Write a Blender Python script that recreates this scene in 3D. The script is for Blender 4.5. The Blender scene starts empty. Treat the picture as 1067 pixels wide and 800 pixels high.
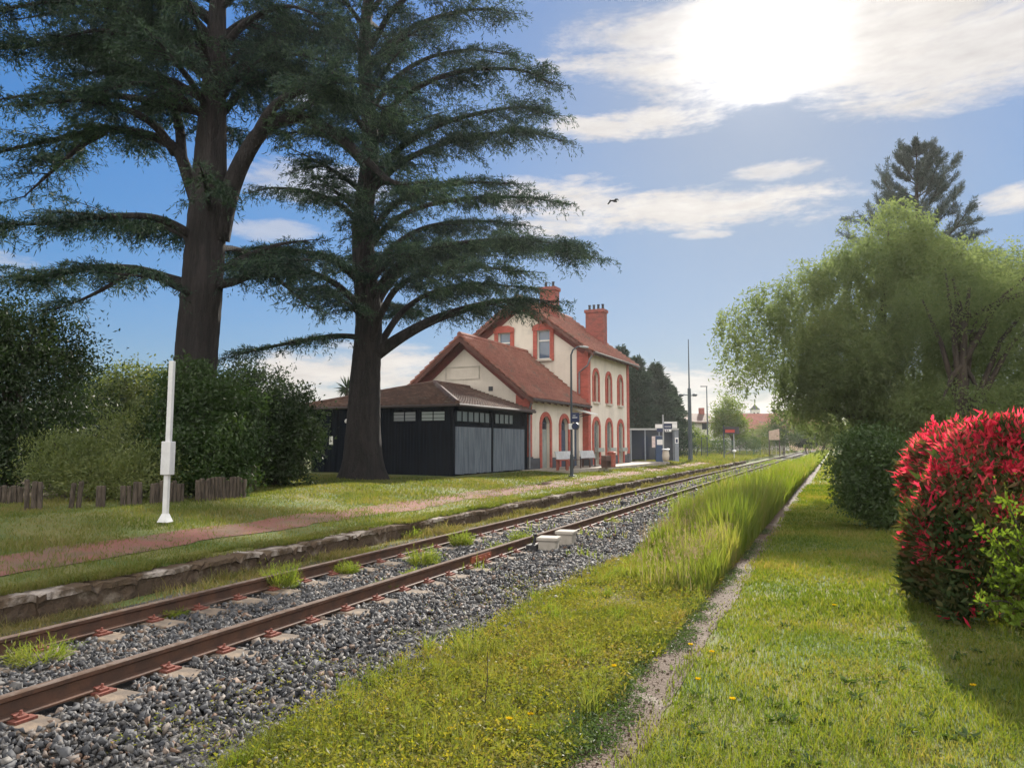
CLOUD_NEAR, CLOUD_BASE, CLOUD_WIDE = .62, .39, .04
VEIL_NEAR, VEIL_WIDE = .08, .0
BACK_FILL_B = 1.1
SKY_HUE, SKY_SAT, SKY_VAL = .5, 1.3, 1.0
EXPOSURE = 1.12
SKY_GAIN, SKY_KNEE = .90, 3.0
HAZE = .00018
import bpy, math, random
import numpy as np
from mathutils import Vector, Matrix, geometry
SC = bpy.context.scene
COL = SC.collection
rng = np.random.default_rng(11)
random.seed(5)
R = math.radians
PI = math.pi

# ------------------------------------------------------------------ survey: camera and sight lines
F = 790.0
PSI = R(23.0)
TH = math.atan(62.5 / F)
CAM = np.array([0.0, 0.0, 1.70])
_r = np.array([math.cos(PSI), math.sin(PSI), 0])
_fh = np.array([-math.sin(PSI), math.cos(PSI), 0])
_f = _fh * math.cos(TH) + np.array([0, 0, math.sin(TH)])
_u = -_fh * math.sin(TH) + np.array([0, 0, math.cos(TH)])

def ray(px, py):
    return _r * ((px - 533.5) / F) + _u * ((400 - py) / F) + _f
def at(px, py, d):
    """world point on a sight line of the survey, d metres ahead of the tripod"""
    q = ray(px, py)
    return CAM + q * (d / float(q @ _fh))
def flat(px, d, z=0.0):
    p = at(px, 462.5, d); p[2] = z
    return p
def rise(py, d):
    return 1.70 + (462.5 - py) / F * d

def platform_z(x):
    return float(np.interp(-x, [7.9, 12.5, 30], [0.20, 0.50, 0.60]))

# ------------------------------------------------------------------ object helpers
def tag(o, label=None, cat=None, group=None, kind=None):
    if label: o['label'] = label
    if cat: o['category'] = cat
    if group: o['group'] = group
    if kind: o['kind'] = kind
    return o
def thing(name, label, cat, loc=(0, 0, 0), rz=0.0, group=None):
    o = bpy.data.objects.new(name, None)
    COL.objects.link(o)
    o.location = loc; o.rotation_euler = (0, 0, rz)
    o.empty_display_size = 0.2
    return tag(o, label, cat, group)
def copy_tree(o, parent=None):
    c = o.copy(); COL.objects.link(c)
    if parent is not None: c.parent = parent
    for ch in list(o.children): copy_tree(ch, c)
    return c

class MB:
    """collects faces for one mesh"""
    def __init__(s): s.v = []; s.f = []
    def quad(s, *p):
        n = len(s.v); s.v += [tuple(q) for q in p]; s.f.append(tuple(range(n, n + len(p)))); return s
    def box(s, x0, x1, y0, y1, z0, z1, rz=0.0, c=None):
        n = len(s.v)
        P = [(x0, y0, z0), (x1, y0, z0), (x1, y1, z0), (x0, y1, z0), (x0, y0, z1), (x1, y0, z1), (x1, y1, z1), (x0, y1, z1)]
        if rz:
            c = c or ((x0 + x1) / 2, (y0 + y1) / 2)
            ca, sa = math.cos(rz), math.sin(rz)
            P = [((p[0] - c[0]) * ca - (p[1] - c[1]) * sa + c[0], (p[0] - c[0]) * sa + (p[1] - c[1]) * ca + c[1], p[2]) for p in P]
        s.v += P
        s.f += [tuple(n + i for i in q) for q in ((0, 3, 2, 1), (4, 5, 6, 7), (0, 1, 5, 4), (1, 2, 6, 5), (2, 3, 7, 6), (3, 0, 4, 7))]
        return s
    def tube(s, pts, rad, seg=8, caps=True, squash=None):
        pts = [Vector(p) for p in pts]
        if not hasattr(rad, '__len__'): rad = [rad] * len(pts)
        n0 = len(s.v); up = None
        for i, p in enumerate(pts):
            t = (pts[min(i + 1, len(pts) - 1)] - pts[max(i - 1, 0)]).normalized()
            if up is None:
                a = Vector((1, 0, 0)) if abs(t.x) < .8 else Vector((0, 1, 0))
            else: a = up
            b = (a - t * a.dot(t)).normalized(); up = b; c = t.cross(b)
            for k in range(seg):
                an = 2 * PI * k / seg
                s.v.append(tuple(p + (b * math.cos(an) + c * math.sin(an)) * rad[i]))
        for i in range(len(pts) - 1):
            for k in range(seg):
                a = n0 + i * seg + k; b = n0 + i * seg + (k + 1) % seg
                s.f.append((a, b, b + seg, a + seg))
        if caps:
            s.f.append(tuple(n0 + k for k in range(seg))[::-1])
            s.f.append(tuple(n0 + (len(pts) - 1) * seg + k for k in range(seg)))
        return s
    def lathe(s, c, prof, seg=12):
        return s.tube([(c[0], c[1], c[2] + z) for z, r in prof], [r for z, r in prof], seg)
    def prism(s, pts, ext):
        """pts: planar polygon (3D), ext: extrusion vector"""
        n = len(s.v); k = len(pts); e = Vector(ext)
        s.v += [tuple(p) for p in pts] + [tuple(Vector(p) + e) for p in pts]
        s.f.append(tuple(range(n, n + k))[::-1]); s.f.append(tuple(range(n + k, n + 2 * k)))
        for i in range(k):
            j = (i + 1) % k
            s.f.append((n + i, n + j, n + k + j, n + k + i))
        return s
    def build(s, name, mat, parent=None, smooth=False, bevel=0.0):
        me = bpy.data.meshes.new(name)
        me.from_pydata(s.v, [], s.f)
        me.validate(); me.update()
        import bmesh
        b = bmesh.new(); b.from_mesh(me)
        bmesh.ops.recalc_face_normals(b, faces=b.faces)
        b.to_mesh(me); b.free()
        return link(name, me, mat, parent, smooth, bevel)

def link(name, me, mat, parent=None, smooth=False, bevel=0.0):
    if mat: me.materials.append(mat)
    if smooth:
        me.polygons.foreach_set('use_smooth', [True] * len(me.polygons))
    o = bpy.data.objects.new(name, me); COL.objects.link(o)
    if parent is not None: o.parent = parent
    if bevel:
        m = o.modifiers.new('bevel', 'BEVEL'); m.width = bevel; m.segments = 2; m.limit_method = 'ANGLE'
    return o

def np_mesh(name, V, T, mat, parent=None, smooth=False):
    """V (n,3) float, T (m,k) int with k = 3 or 4"""
    V = np.ascontiguousarray(V, dtype=np.float32).reshape(-1, 3)
    T = np.ascontiguousarray(T, dtype=np.int32)
    m, k = T.shape
    me = bpy.data.meshes.new(name)
    me.vertices.add(len(V)); me.vertices.foreach_set('co', V.ravel())
    me.loops.add(m * k); me.loops.foreach_set('vertex_index', T.ravel())
    me.polygons.add(m); me.polygons.foreach_set('loop_start', np.arange(0, m * k, k, dtype=np.int32))
    me.update(calc_edges=True)
    return link(name, me, mat, parent, smooth)

# ------------------------------------------------------------------ materials
def new_mat(name):
    m = bpy.data.materials.new(name); m.use_nodes = True
    nt = m.node_tree; nt.nodes.clear()
    out = nt.nodes.new('ShaderNodeOutputMaterial')
    return m, nt, out
class N:
    """thin wrapper for wiring nodes"""
    def __init__(s, nt): s.nt = nt
    def __call__(s, typ, ins=None, **kw):
        n = s.nt.nodes.new('ShaderNode' + typ)
        for k, v in kw.items(): setattr(n, k, v)
        for k, v in (ins or {}).items():
            i = n.inputs[k]
            if hasattr(v, 'node') or isinstance(v, bpy.types.NodeSocket): s.nt.links.new(v, i)
            else: i.default_value = v
        return n
    def math(s, op, a, b=0.0, c=0.0, clamp=False):
        n = s('Math', {0: a, 1: b, 2: c}, operation=op); n.use_clamp = clamp
        return n.outputs[0]
    def mix(s, f, a, b, mode='MIX'):
        n = s('Mix', data_type='RGBA', blend_type=mode)
        for k, v in ((0, f), (6, a), (7, b)):
            if isinstance(v, bpy.types.NodeSocket): s.nt.links.new(v, n.inputs[k])
            else: n.inputs[k].default_value = v if k == 0 else (*v, 1) if len(v) == 3 else v
        return n.outputs[2]
    def noise(s, vec, scale, detail=4, rough=.55, dist=0.0):
        n = s('TexNoise', {'Scale': scale, 'Detail': detail, 'Roughness': rough, 'Distortion': dist})
        if vec is not None: s.nt.links.new(vec, n.inputs['Vector'])
        return n.outputs[0]
    def ramp(s, f, stops):
        n = s('ValToRGB', {0: f})
        e = n.color_ramp.elements
        while len(e) < len(stops): e.new(.5)
        for i, (p, c) in enumerate(stops):
            e[i].position = p
            e[i].color = (*c, 1) if hasattr(c, '__len__') else (c, c, c, 1)
        return n.outputs[0]
    def smooth(s, x, a, b):
        n = s('MapRange', {0: x, 1: a, 2: b, 3: 0.0, 4: 1.0}, interpolation_type='SMOOTHSTEP')
        return n.outputs[0]

def surf(name, c, rough=.8, var=.25, scale=3.0, c2=None, fine=40.0, bump=.15, metal=0.0, spec=.35, stretch=(1, 1, 1), patch=(.35, .65), bdist=.01):
    """matt weathered surface: two tones in patches, fine grain, bump"""
    m, nt, out = new_mat(name); n = N(nt)
    co = n('TexCoord').outputs['Object']
    mp = n('Mapping', {0: co, 3: stretch}).outputs[0]
    f = n.smooth(n.noise(mp, scale, 6, .6, .3), *patch)
    g = n.noise(mp, fine, 3, .6)
    c2 = c2 or tuple(x * (1 - var) for x in c)
    a = n.mix(f, c, c2)
    k = n.math('MULTIPLY_ADD', g, var, 1 - var * .5)
    kk = n('CombineXYZ', {0: k, 1: k, 2: k}).outputs[0]
    a = n.mix(1.0, a, kk, 'MULTIPLY')
    b = n('Bump', {'Strength': bump, 'Distance': bdist, 'Height': g})
    p = n('BsdfPrincipled', {'Base Color': a, 'Roughness': rough, 'Metallic': metal, 'Specular IOR Level': spec, 'Normal': b.outputs[0]})
    nt.links.new(p.outputs[0], out.inputs[0])
    return m

def leaf(name, cols, trans=.45, gloss=.06, rough=.45, nscale=.7, tcol=None):
    """leaf / blade: colours by random island and by patches, light passes through"""
    m, nt, out = new_mat(name); n = N(nt)
    rnd = n('NewGeometry').outputs['Random Per Island']
    co = n('TexCoord').outputs['Object']
    pz = n.noise(co, nscale, 3, .6)
    f = n.math('ADD', n.math('MULTIPLY', rnd, .6), n.math('MULTIPLY_ADD', pz, 1.6, -.6), clamp=True)
    k = len(cols)
    col = n.ramp(f, [(i / (k - 1), c) for i, c in enumerate(cols)])
    if tcol is None: tcol = (1.35, 1.3, .55)
    tc = n.mix(1.0, col, tcol, 'MULTIPLY')
    d = n('BsdfDiffuse', {0: col}); t = n('BsdfTranslucent', {0: tc})
    s = n('MixShader', {0: trans, 1: d.outputs[0], 2: t.outputs[0]})
    if gloss:
        g = n('BsdfGlossy', {'Color': (1, 1, 1, 1), 'Roughness': rough})
        s = n('MixShader', {0: gloss, 1: s.outputs[0], 2: g.outputs[0]})
    nt.links.new(s.outputs[0], out.inputs[0])
    return m

def glass(name, c, rough=.06, spec=.6):
    m, nt, out = new_mat(name); n = N(nt)
    co = n('TexCoord').outputs['Object']
    f = n.noise(co, 1.3, 2)
    a = n.mix(f, c, tuple(x * .55 for x in c))
    p = n('BsdfPrincipled', {'Base Color': a, 'Roughness': rough, 'Specular IOR Level': spec})
    nt.links.new(p.outputs[0], out.inputs[0])
    return m
# ------------------------------------------------------------------ camera, light, sky
cam = bpy.data.cameras.new('camera'); cam.sensor_width = 36; cam.lens = 36 * F / 1067
cam.clip_start = .05; cam.clip_end = 6000
co_ = bpy.data.objects.new('camera', cam); COL.objects.link(co_)
co_.location = CAM; co_.rotation_euler = (PI / 2 + TH, 0, PSI)
SC.camera = co_

SUN = ray(795, 48); SUN = SUN / np.linalg.norm(SUN)
SUN_EL = math.asin(SUN[2]); SUN_AZ = math.atan2(SUN[0], SUN[1])
la = bpy.data.lights.new('sun', 'SUN'); la.energy = 5.0; la.angle = R(1.6); la.color = (1, .93, .82)
lo = bpy.data.objects.new('sun', la); COL.objects.link(lo)
lo.rotation_euler = Vector(SUN).to_track_quat('Z', 'Y').to_euler()
lo.location = (0, 0, 60)

W = bpy.data.worlds.new('World'); SC.world = W; W.use_nodes = True
nt = W.node_tree; nt.nodes.clear(); n = N(nt)
wout = nt.nodes.new('ShaderNodeOutputWorld')
sky = n('TexSky', sky_type='NISHITA', sun_disc=False, sun_elevation=SUN_EL, sun_rotation=SUN_AZ,
        altitude=200, air_density=1.1, dust_density=.5, ozone_density=2.6)
dirv = n('TexCoord').outputs['Generated']
sp = n('SeparateXYZ', {0: dirv})
az = n.math('ARCTAN2', sp.outputs[0], sp.outputs[1])
el = n.math('ARCSINE', sp.outputs[2])
sdot = n('VectorMath', {0: dirv, 1: tuple(SUN)}, operation='DOT_PRODUCT').outputs['Value']
sang = n.math('ARCCOSINE', n.math('MINIMUM', sdot, .99999))
av = n('CombineXYZ', {0: az, 1: el, 2: 0.0}).outputs[0]
def stretch_noise(sx, sy, detail, rough, off, dist=.0):
    mp = n('Mapping', {0: av, 1: (off, off * .37, 0), 3: (sx, sy, 1)}).outputs[0]
    return n.noise(mp, 1.0, detail, rough, dist)
nz = stretch_noise(7, 26, 7, .62, 3.1, .6)
nf = stretch_noise(55, 150, 5, .6, 9.0)
nmix = n.math('MULTIPLY_ADD', nf, .28, n.math('MULTIPLY', nz, .85))
def azel(px, py):
    q = ray(px, py); q = q / np.linalg.norm(q)
    return math.atan2(q[0], q[1]), math.asin(q[2])
# (centre px, py, half width, half height, density, softness) - the clouds of that afternoon, by bearing
CL = [(850, 38, 200, 50, 1.0), (1010, 52, 140, 42, .95), (650, 68, 85, 20, .85), (760, 22, 150, 30, .9),
      (664, 128, 90, 17, .95), (720, 218, 165, 25, 1.0), (590, 215, 80, 34, .95), (815, 178, 56, 11, .8), (728, 245, 34, 6, .8),
      (1060, 205, 42, 15, .95), (600, 186, 20, 5, .5), (370, 385, 130, 24, .95), (740, 393, 100, 18, .8), (760, 425, 130, 18, .85), (300, 412, 220, 14, .8), (390, 360, 60, 8, .6),
      (320, 190, 90, 26, .6), (280, 240, 50, 12, .5), (110, 60, 50, 20, .4), (330, 100, 40, 12, .6), (545, 190, 30, 9, .6),
      (1250, 330, 200, 40, .7), (-300, 250, 200, 40, .7)]
dens = None
for (px, py, hw, hh, dn) in CL:
    a0, e0 = azel(px, py)
    rx = hw / F * 1.08; ry = hh / F
    d = n('VectorMath', {0: n('VectorMath', {0: av, 1: (a0, e0, 0)}, operation='SUBTRACT').outputs[0], 1: (1 / rx, 1 / ry, 0)}, operation='MULTIPLY').outputs[0]
    r2 = n('VectorMath', {0: d, 1: d}, operation='DOT_PRODUCT').outputs['Value']
    q = n.math('MULTIPLY_ADD', n.math('SUBTRACT', nmix, .53), 2.0 if hw > 120 and py < 80 else 2.6, n.math('SUBTRACT', 1.0 if hw > 120 and py < 80 else .72, n.math('MULTIPLY', r2, .72)))
    q = n.math('MULTIPLY', n.smooth(q, .04, .86), dn)
    dens = q if dens is None else n.math('MAXIMUM', dens, q)
# bright cloud bank added behind the camera, out of view, to light backlit fronts
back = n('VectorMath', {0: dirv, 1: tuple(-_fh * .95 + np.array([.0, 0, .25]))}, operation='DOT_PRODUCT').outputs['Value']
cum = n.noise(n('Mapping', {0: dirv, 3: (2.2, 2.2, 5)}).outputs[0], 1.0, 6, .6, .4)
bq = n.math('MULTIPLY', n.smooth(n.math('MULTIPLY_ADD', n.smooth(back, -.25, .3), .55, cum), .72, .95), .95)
# shade inside the clouds, brighter towards the sun
near = n.math('EXPONENT', n.math('MULTIPLY', n.math('MULTIPLY', sang, sang), -1 / (2 * .052 ** 2)))
wide = n.math('EXPONENT', n.math('MULTIPLY', n.math('MULTIPLY', sang, sang), -1 / (2 * .40 ** 2)))
shade = n.math('MULTIPLY_ADD', stretch_noise(16, 60, 5, .6, 20.0), .5, .62)
SKY_K = 10.0          # the Background strength below is 1 / SKY_K
cl_b = n.math('MULTIPLY', shade, n.math('ADD', n.math('MULTIPLY_ADD', near, CLOUD_NEAR, CLOUD_BASE), n.math('MULTIPLY', wide, CLOUD_WIDE)))
cl_c = n.mix(n.smooth(el, .0, .22), (1.0, .92, .84), (1.0, .95, .91))
ccol = n('VectorMath', {0: cl_c, 'Scale': n.math('MULTIPLY', cl_b, SKY_K)}, operation='SCALE').outputs[0]
bcol = n('VectorMath', {0: (1.0, .95, .88), 'Scale': BACK_FILL_B * SKY_K}, operation='SCALE').outputs[0]
hsv = n('HueSaturation', {'Hue': SKY_HUE, 'Saturation': SKY_SAT, 'Value': SKY_VAL, 'Color': sky.outputs[0]}).outputs[0]
lum = n('RGBToBW', {0: hsv}).outputs[0]
hsv = n('VectorMath', {0: hsv, 'Scale': n.math('DIVIDE', SKY_GAIN, n.math('MULTIPLY_ADD', lum, 1 / SKY_KNEE, 1.0))}, operation='SCALE').outputs[0]
hsv = n.mix(1.0, hsv, n.mix(n.smooth(el, .0, .30), (.82, .98, 1.35), (.80, .95, 1.12)), 'MULTIPLY')
# thin veil glow round the sun
veil = n('VectorMath', {0: (1, .97, .93), 'Scale': n.math('MULTIPLY', n.math('MULTIPLY_ADD', near, VEIL_NEAR, n.math('MULTIPLY', wide, VEIL_WIDE)), SKY_K)}, operation='SCALE').outputs[0]
base = n('VectorMath', {0: hsv, 1: veil}, operation='ADD').outputs[0]
colr = n.mix(dens, base, ccol)
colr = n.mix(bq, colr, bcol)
bg = n('Background', {0: colr, 1: 1 / SKY_K})
nt.links.new(bg.outputs[0], wout.inputs[0])
W.cycles.sampling_method = 'MANUAL'; W.cycles.sample_map_resolution = 1024

vs = SC.view_settings
SC.display_settings.display_device = 'sRGB'
vs.view_transform = 'Standard'; vs.look = 'None'; vs.gamma = 1.0; vs.exposure = EXPOSURE; vs.use_curve_mapping = False
cy = SC.cycles
SC.render.engine = 'CYCLES'
cy.use_denoising = True
try: cy.denoiser = 'OPENIMAGEDENOISE'
except Exception: pass
cy.max_bounces = 6; cy.diffuse_bounces = 3; cy.glossy_bounces = 2; cy.transmission_bounces = 4; cy.transparent_max_bounces = 4
cy.caustics_reflective = False; cy.caustics_refractive = False
cy.sample_clamp_indirect = 6.0
cy.use_adaptive_sampling = True; cy.adaptive_threshold = .02
# ------------------------------------------------------------------ ground, platform, track bed
M = {}
M['soil'] = surf('soil', (.075, .085, .028), .95, .4, 1.2, c2=(.12, .095, .05), fine=25, bump=.5, bdist=.03)
M['turf'] = surf('turf', (.065, .10, .022), .95, .4, .8, c2=(.13, .125, .04), fine=30, bump=.5, bdist=.03)
M['meadow'] = surf('meadow_soil', (.07, .075, .025), .95, .4, 1.5, c2=(.10, .078, .045), fine=30, bump=.5, bdist=.03)
M['red_gravel'] = surf('red_gravel', (.185, .075, .060), .95, .6, 1.6, c2=(.13, .085, .058), fine=55, bump=.6, bdist=.02)
M['ballast_base'] = surf('ballast_base', (.035, .035, .036), .95, .5, 6.0, c2=(.07, .065, .06), fine=45, bump=1.0, bdist=.05)
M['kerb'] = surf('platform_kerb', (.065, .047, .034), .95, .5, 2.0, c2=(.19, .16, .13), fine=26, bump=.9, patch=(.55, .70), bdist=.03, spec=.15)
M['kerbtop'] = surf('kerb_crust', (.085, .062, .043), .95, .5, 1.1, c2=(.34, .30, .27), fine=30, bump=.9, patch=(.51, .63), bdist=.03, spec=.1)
M['slab'] = surf('path_concrete', (.085, .058, .041), .9, .5, 2.2, c2=(.175, .145, .12), fine=34, bump=.9, patch=(.54, .68), bdist=.03)
M['apron'] = surf('apron_concrete', (.36, .32, .27), .9, .3, 1.5, fine=20, bump=.3)

def fbm(x, y, s, seed=0):
    g = np.random.default_rng(seed); v = 0
    for k in range(5):
        a = g.uniform(0, 2 * PI); ph = g.uniform(0, 6.28, 2); fr = s * 1.8 ** k
        v = v + np.sin(fr * (x * math.cos(a) + y * math.sin(a)) + ph[0]) * np.cos(fr * (y * math.cos(a) - x * math.sin(a)) * .83 + ph[1]) / 1.5 ** k
    return v / 2.2

PROF_X = [-600, -30, -12.5, -8.10, -8.05, -7.6, -7.2, -3.9, -3.3, -2.3, -1.5, -.7, 2.0, 40, 600]
PROF_Z = [.62, .60, .47, .145, -.15, -.14, -.14, -.16, -.17, -.06, .0, -.01, .0, .05, .3]
def ground_z(x, y):
    return np.interp(x, PROF_X, PROF_Z)
xs = np.unique(np.concatenate([np.linspace(-600, -60, 12), np.linspace(-60, -13, 40), np.linspace(-13, 6, 140), np.array(PROF_X), np.linspace(6, 40, 18), np.linspace(40, 600, 10)]))
ys = np.unique(np.concatenate([np.linspace(-30, 0, 8), np.linspace(0, 45, 140), np.linspace(45, 300, 60), np.linspace(300, 1800, 12)]))
GX, GY = np.meshgrid(xs, ys)
GZ = ground_z(GX, GY) + fbm(GX, GY, 1.1, 3) * .018 * np.clip(1.5 - np.abs(np.abs(GX + 5.6) - 2.6) * 0, 0, 1)
V = np.stack([GX, GY, GZ], -1).reshape(-1, 3)
nx, ny = len(xs), len(ys)
i0 = (np.arange(ny - 1)[:, None] * nx + np.arange(nx - 1)[None, :]).ravel()
T = np.stack([i0, i0 + 1, i0 + 1 + nx, i0 + nx], 1)
tag(np_mesh('ground', V, T, M['turf'], smooth=True), kind='structure')

def strip(name, x0, x1, y0, y1, mat, lift, wob=.08, nxs=9, step=.35, seed=1, zf=None):
    """a sheet along the track with ragged edges, following the ground"""
    yy = np.arange(y0, y1 + step, step); u = np.linspace(0, 1, nxs)
    e0 = x0 + fbm(yy, yy * 0 + 2, 1.3, seed) * wob + fbm(yy, yy * 0, 5, seed + 1) * wob * .4
    e1 = x1 + fbm(yy, yy * 0 + 7, 1.2, seed + 2) * wob + fbm(yy, yy * 0, 5, seed + 3) * wob * .4
    X = e0[:, None] * (1 - u) + e1[:, None] * u; Y = np.repeat(yy[:, None], nxs, 1)
    Z = (zf or ground_z)(X, Y) + fbm(X, Y, 1.1, 3) * .018 + lift
    k = len(yy)
    i0 = (np.arange(k - 1)[:, None] * nxs + np.arange(nxs - 1)[None, :]).ravel()
    return tag(np_mesh(name, np.stack([X, Y, Z], -1).reshape(-1, 3), np.stack([i0, i0 + 1, i0 + 1 + nxs, i0 + nxs], 1), mat, smooth=True), kind='structure')

strip('gravel_path', -9.92, -8.92, -4, 95, M['red_gravel'], .012, .22, 11, seed=4)
strip('ballast_bed', -7.45, -3.30, -4, 260, M['ballast_base'], .02, .12, 30, seed=8)
strip('meadow', -3.35, -1.45, -4, 200, M['meadow'], .012, .14, 12, seed=12)
# worn concrete strip of the old footpath, half lost under earth and weeds
strip('footpath', -1.40, -1.06, -3, 70, M['slab'], .008, .05, 9, step=.12, seed=51)
# paved apron before the station
mb = MB(); mb.prism([(-13.6, 32.2, .3), (-11.2, 33.2, .3), (-10.6, 43, .3), (-10.4, 52, .3), (-12.6, 52, .3)], (0, 0, .215))
tag(mb.build('station_apron', M['apron'], bevel=.01), kind='structure')

# bare dark earth of the shrub bed behind the logs
_a, _b, _c, _d = flat(-90, 15.2), flat(258, 17.4), flat(258, 24), flat(-90, 24)
mb = MB(); nn_ = 24
gv = [[np.array(_a) * (1 - i / nn_) * (1 - j / 10) + np.array(_b) * (i / nn_) * (1 - j / 10) + np.array(_d) * (1 - i / nn_) * (j / 10) + np.array(_c) * (i / nn_) * (j / 10) for i in range(nn_ + 1)] for j in range(11)]
for row in gv:
    for q in row: q[2] = float(ground_z(q[0], q[1])) + float(fbm(q[0], q[1], 1.1, 3)) * .018 + .02
for j in range(10):
    for i in range(nn_): mb.quad(gv[j][i], gv[j][i + 1], gv[j + 1][i + 1], gv[j + 1][i])
M['bedsoil'] = surf('bed_soil', (.055, .042, .03), .95, .5, 3, c2=(.09, .065, .04), fine=40, bump=.8, bdist=.04)
tag(mb.build('shrub_bed', M['bedsoil'], smooth=True), kind='structure')

# ------------------------------------------------------------------ platform edge: one long low kerb of worn stones
kerb = thing('platform_edge', 'long low edge of crumbling dark stones with pale worn tops between platform grass and track', 'platform edge', (-7.95, 0, -.2))
y = 1.2; k = 0
while y < 75 and k < 96:
    L = random.uniform(.85, 1.3) if y < 40 else random.uniform(1.0, 1.6)
    h = .325 + random.uniform(-.012, .012); w = .34
    nseg = 15
    V = []
    ringy = np.linspace(0, L - random.uniform(.0, .02), nseg)
    off = random.uniform(-.03, .03); cap = random.uniform(.06, .09); over = random.uniform(.0, .045)
    chips = set(random.sample(range(2, nseg - 2), random.choice([0, 1, 1, 2])))
    for j, yy in enumerate(ringy):
        e = lambda s: rng.normal() * s
        hh = h + .006 * math.sin(y * 2.1 + yy * 5) + e(.004) - (.022 if j in (0, nseg - 1) else 0) - (.05 if j in chips else 0)
        xf = w * .42 + off
        q = [(-w, -.05), (xf + .02 + e(.008), -.05), (xf + .012 + e(.010), hh * .35), (xf - .005 + e(.010), hh - cap - .06), (xf - .008 + e(.007), hh - cap - .004), (xf + over + e(.006), hh - cap), (xf + over - .004 + e(.007) - (.04 if j in chips else 0), hh - .014), (xf + over - .022 + e(.006) - (.05 if j in chips else 0), hh), (xf - .16, hh + e(.006)), (-w * .5, hh + e(.005)), (-w, hh - .03)]
        V += [(a_, y + yy + (e(.006) if 0 < j < nseg - 1 else 0), b_) for a_, b_ in q]
    nc = 11
    mb = MB(); mb.v = V
    for j in range(nseg - 1):
        for i in range(nc):
            mb.f.append((j * nc + i, j * nc + (i + 1) % nc, (j + 1) * nc + (i + 1) % nc, (j + 1) * nc + i))
    mb.f.append(tuple(range(nc))); mb.f.append(tuple(range((nseg - 1) * nc, nseg * nc)))
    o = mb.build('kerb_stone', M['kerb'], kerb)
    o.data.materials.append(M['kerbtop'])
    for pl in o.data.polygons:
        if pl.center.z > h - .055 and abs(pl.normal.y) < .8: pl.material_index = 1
    y += L; k += 1

# ------------------------------------------------------------------ railway track
M['rail_side'] = surf('rail_rust', (.085, .042, .026), .7, .4, 5, c2=(.05, .028, .02), fine=60, bump=.25, spec=.4)
M['rail_top'] = surf('rail_top', (.14, .11, .095), .8, .2, 9, c2=(.09, .06, .045), fine=30, bump=.05, spec=.06)
M['sleeper'] = surf('sleeper_concrete', (.19, .145, .105), .9, .45, 8, c2=(.10, .08, .065), fine=40, bump=.4)
M['clip'] = surf('rusty_clip', (.19, .062, .045), .8, .4, 30, c2=(.11, .04, .03), fine=80, bump=.3)
M['joint'] = surf('joint_rust', (.30, .085, .045), .8, .4, 12, c2=(.18, .06, .035), fine=60, bump=.3)
TX = [-6.545, -5.04]; RZ = .066
track = thing('railway_track', 'single railway track of rusty rails with polished tops on grey ballast', 'railway track', (-5.79, 0, 0))
prof = [(-.07, 0), (.07, 0), (.07, .012), (.012, .03), (.009, .10), (.034, .115), (.035, .143), (.028, .15), (-.028, .15), (-.035, .143), (-.034, .115), (-.009, .10), (-.012, .03), (-.07, .012)]
for X in TX:
    mb = MB()
    yy = np.concatenate([np.arange(-5, 40, 3), np.arange(40, 400, 20)])
    n0 = len(prof)
    for y in yy:
        mb.v += [(X + 5.79 + a, y, RZ - .15 + b) for a, b in prof]
    tops = []
    for j in range(len(yy) - 1):
        for i in range(n0):
            q = (j * n0 + i, j * n0 + (i + 1) % n0, (j + 1) * n0 + (i + 1) % n0, (j + 1) * n0 + i)
            mb.f.append(q)
    o = mb.build('rail', M['rail_side'], track)
    o.data.materials.append(M['rail_top'])
    for p in o.data.polygons:
        if p.normal.z > .5 and p.center.z > RZ - .02: p.material_index = 1
SP = .6
def sleeper_mb(y):
    mb = MB()
    for X in TX:
        x = X + 5.79
        mb.box(x - .42, x + .42, y - .14, y + .14, -.30, RZ - .165)
    mb.box(-.5, .5, y - .03, y + .03, -.24, RZ - .21)
    return mb
def clip_mb(x, y, s):
    mb = MB()
    mb.box(x + s * .060, x + s * .150, y - .075, y + .075, RZ - .164, RZ - .146)
    mb.prism([(x + s * .028, y - .03, RZ - .135), (x + s * .125, y - .04, RZ - .146), (x + s * .125, y - .04, RZ - .130), (x + s * .03, y - .03, RZ - .122)], (0, .07, 0))
    mb.lathe((x + s * .088, y, RZ - .132), [(0, .017), (.012, .017), (.013, .010), (.034, .010)], 6)
    return mb
sl0 = None
for k in range(100):
    y = 1.65 + SP * k
    if sl0 is None:
        sl0 = sleeper_mb(0).build('sleeper', M['sleeper'], track, bevel=.02)
        o = sl0
        clips = [clip_mb(X + 5.79, 0, s).build('rail_clip', M['clip'], o) for X in TX for s in (-1, 1)]
    else:
        o = sl0.copy(); COL.objects.link(o); o.parent = track
        if k < 25:
            for c in clips:
                d = c.copy(); COL.objects.link(d); d.parent = o
    o.location = (0, y, 0)
mb = MB()
for k in range(25, 60):
    for X in TX:
        for s in (-1, 1):
            y = 1.65 + SP * k
            mb.box(X + 5.79 + s * .06, X + 5.79 + s * .14, y - .05, y + .05, RZ - .16, RZ - .115)
tag(mb.build('far_rail_clips', M['clip'], track), kind='stuff')
# bolted joint plates on the near rail
for yj in (10.6,):
    mb = MB(); x = TX[1] + 5.79
    mb.box(x + .010, x + .046, yj - .34, yj + .34, RZ - .128, RZ - .036)
    for q in (-.24, -.09, .09, .24): mb.box(x + .046, x + .072, yj + q - .016, yj + q + .016, RZ - .10, RZ - .068)
    mb.build('joint_plate', M['joint'], track)

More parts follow.
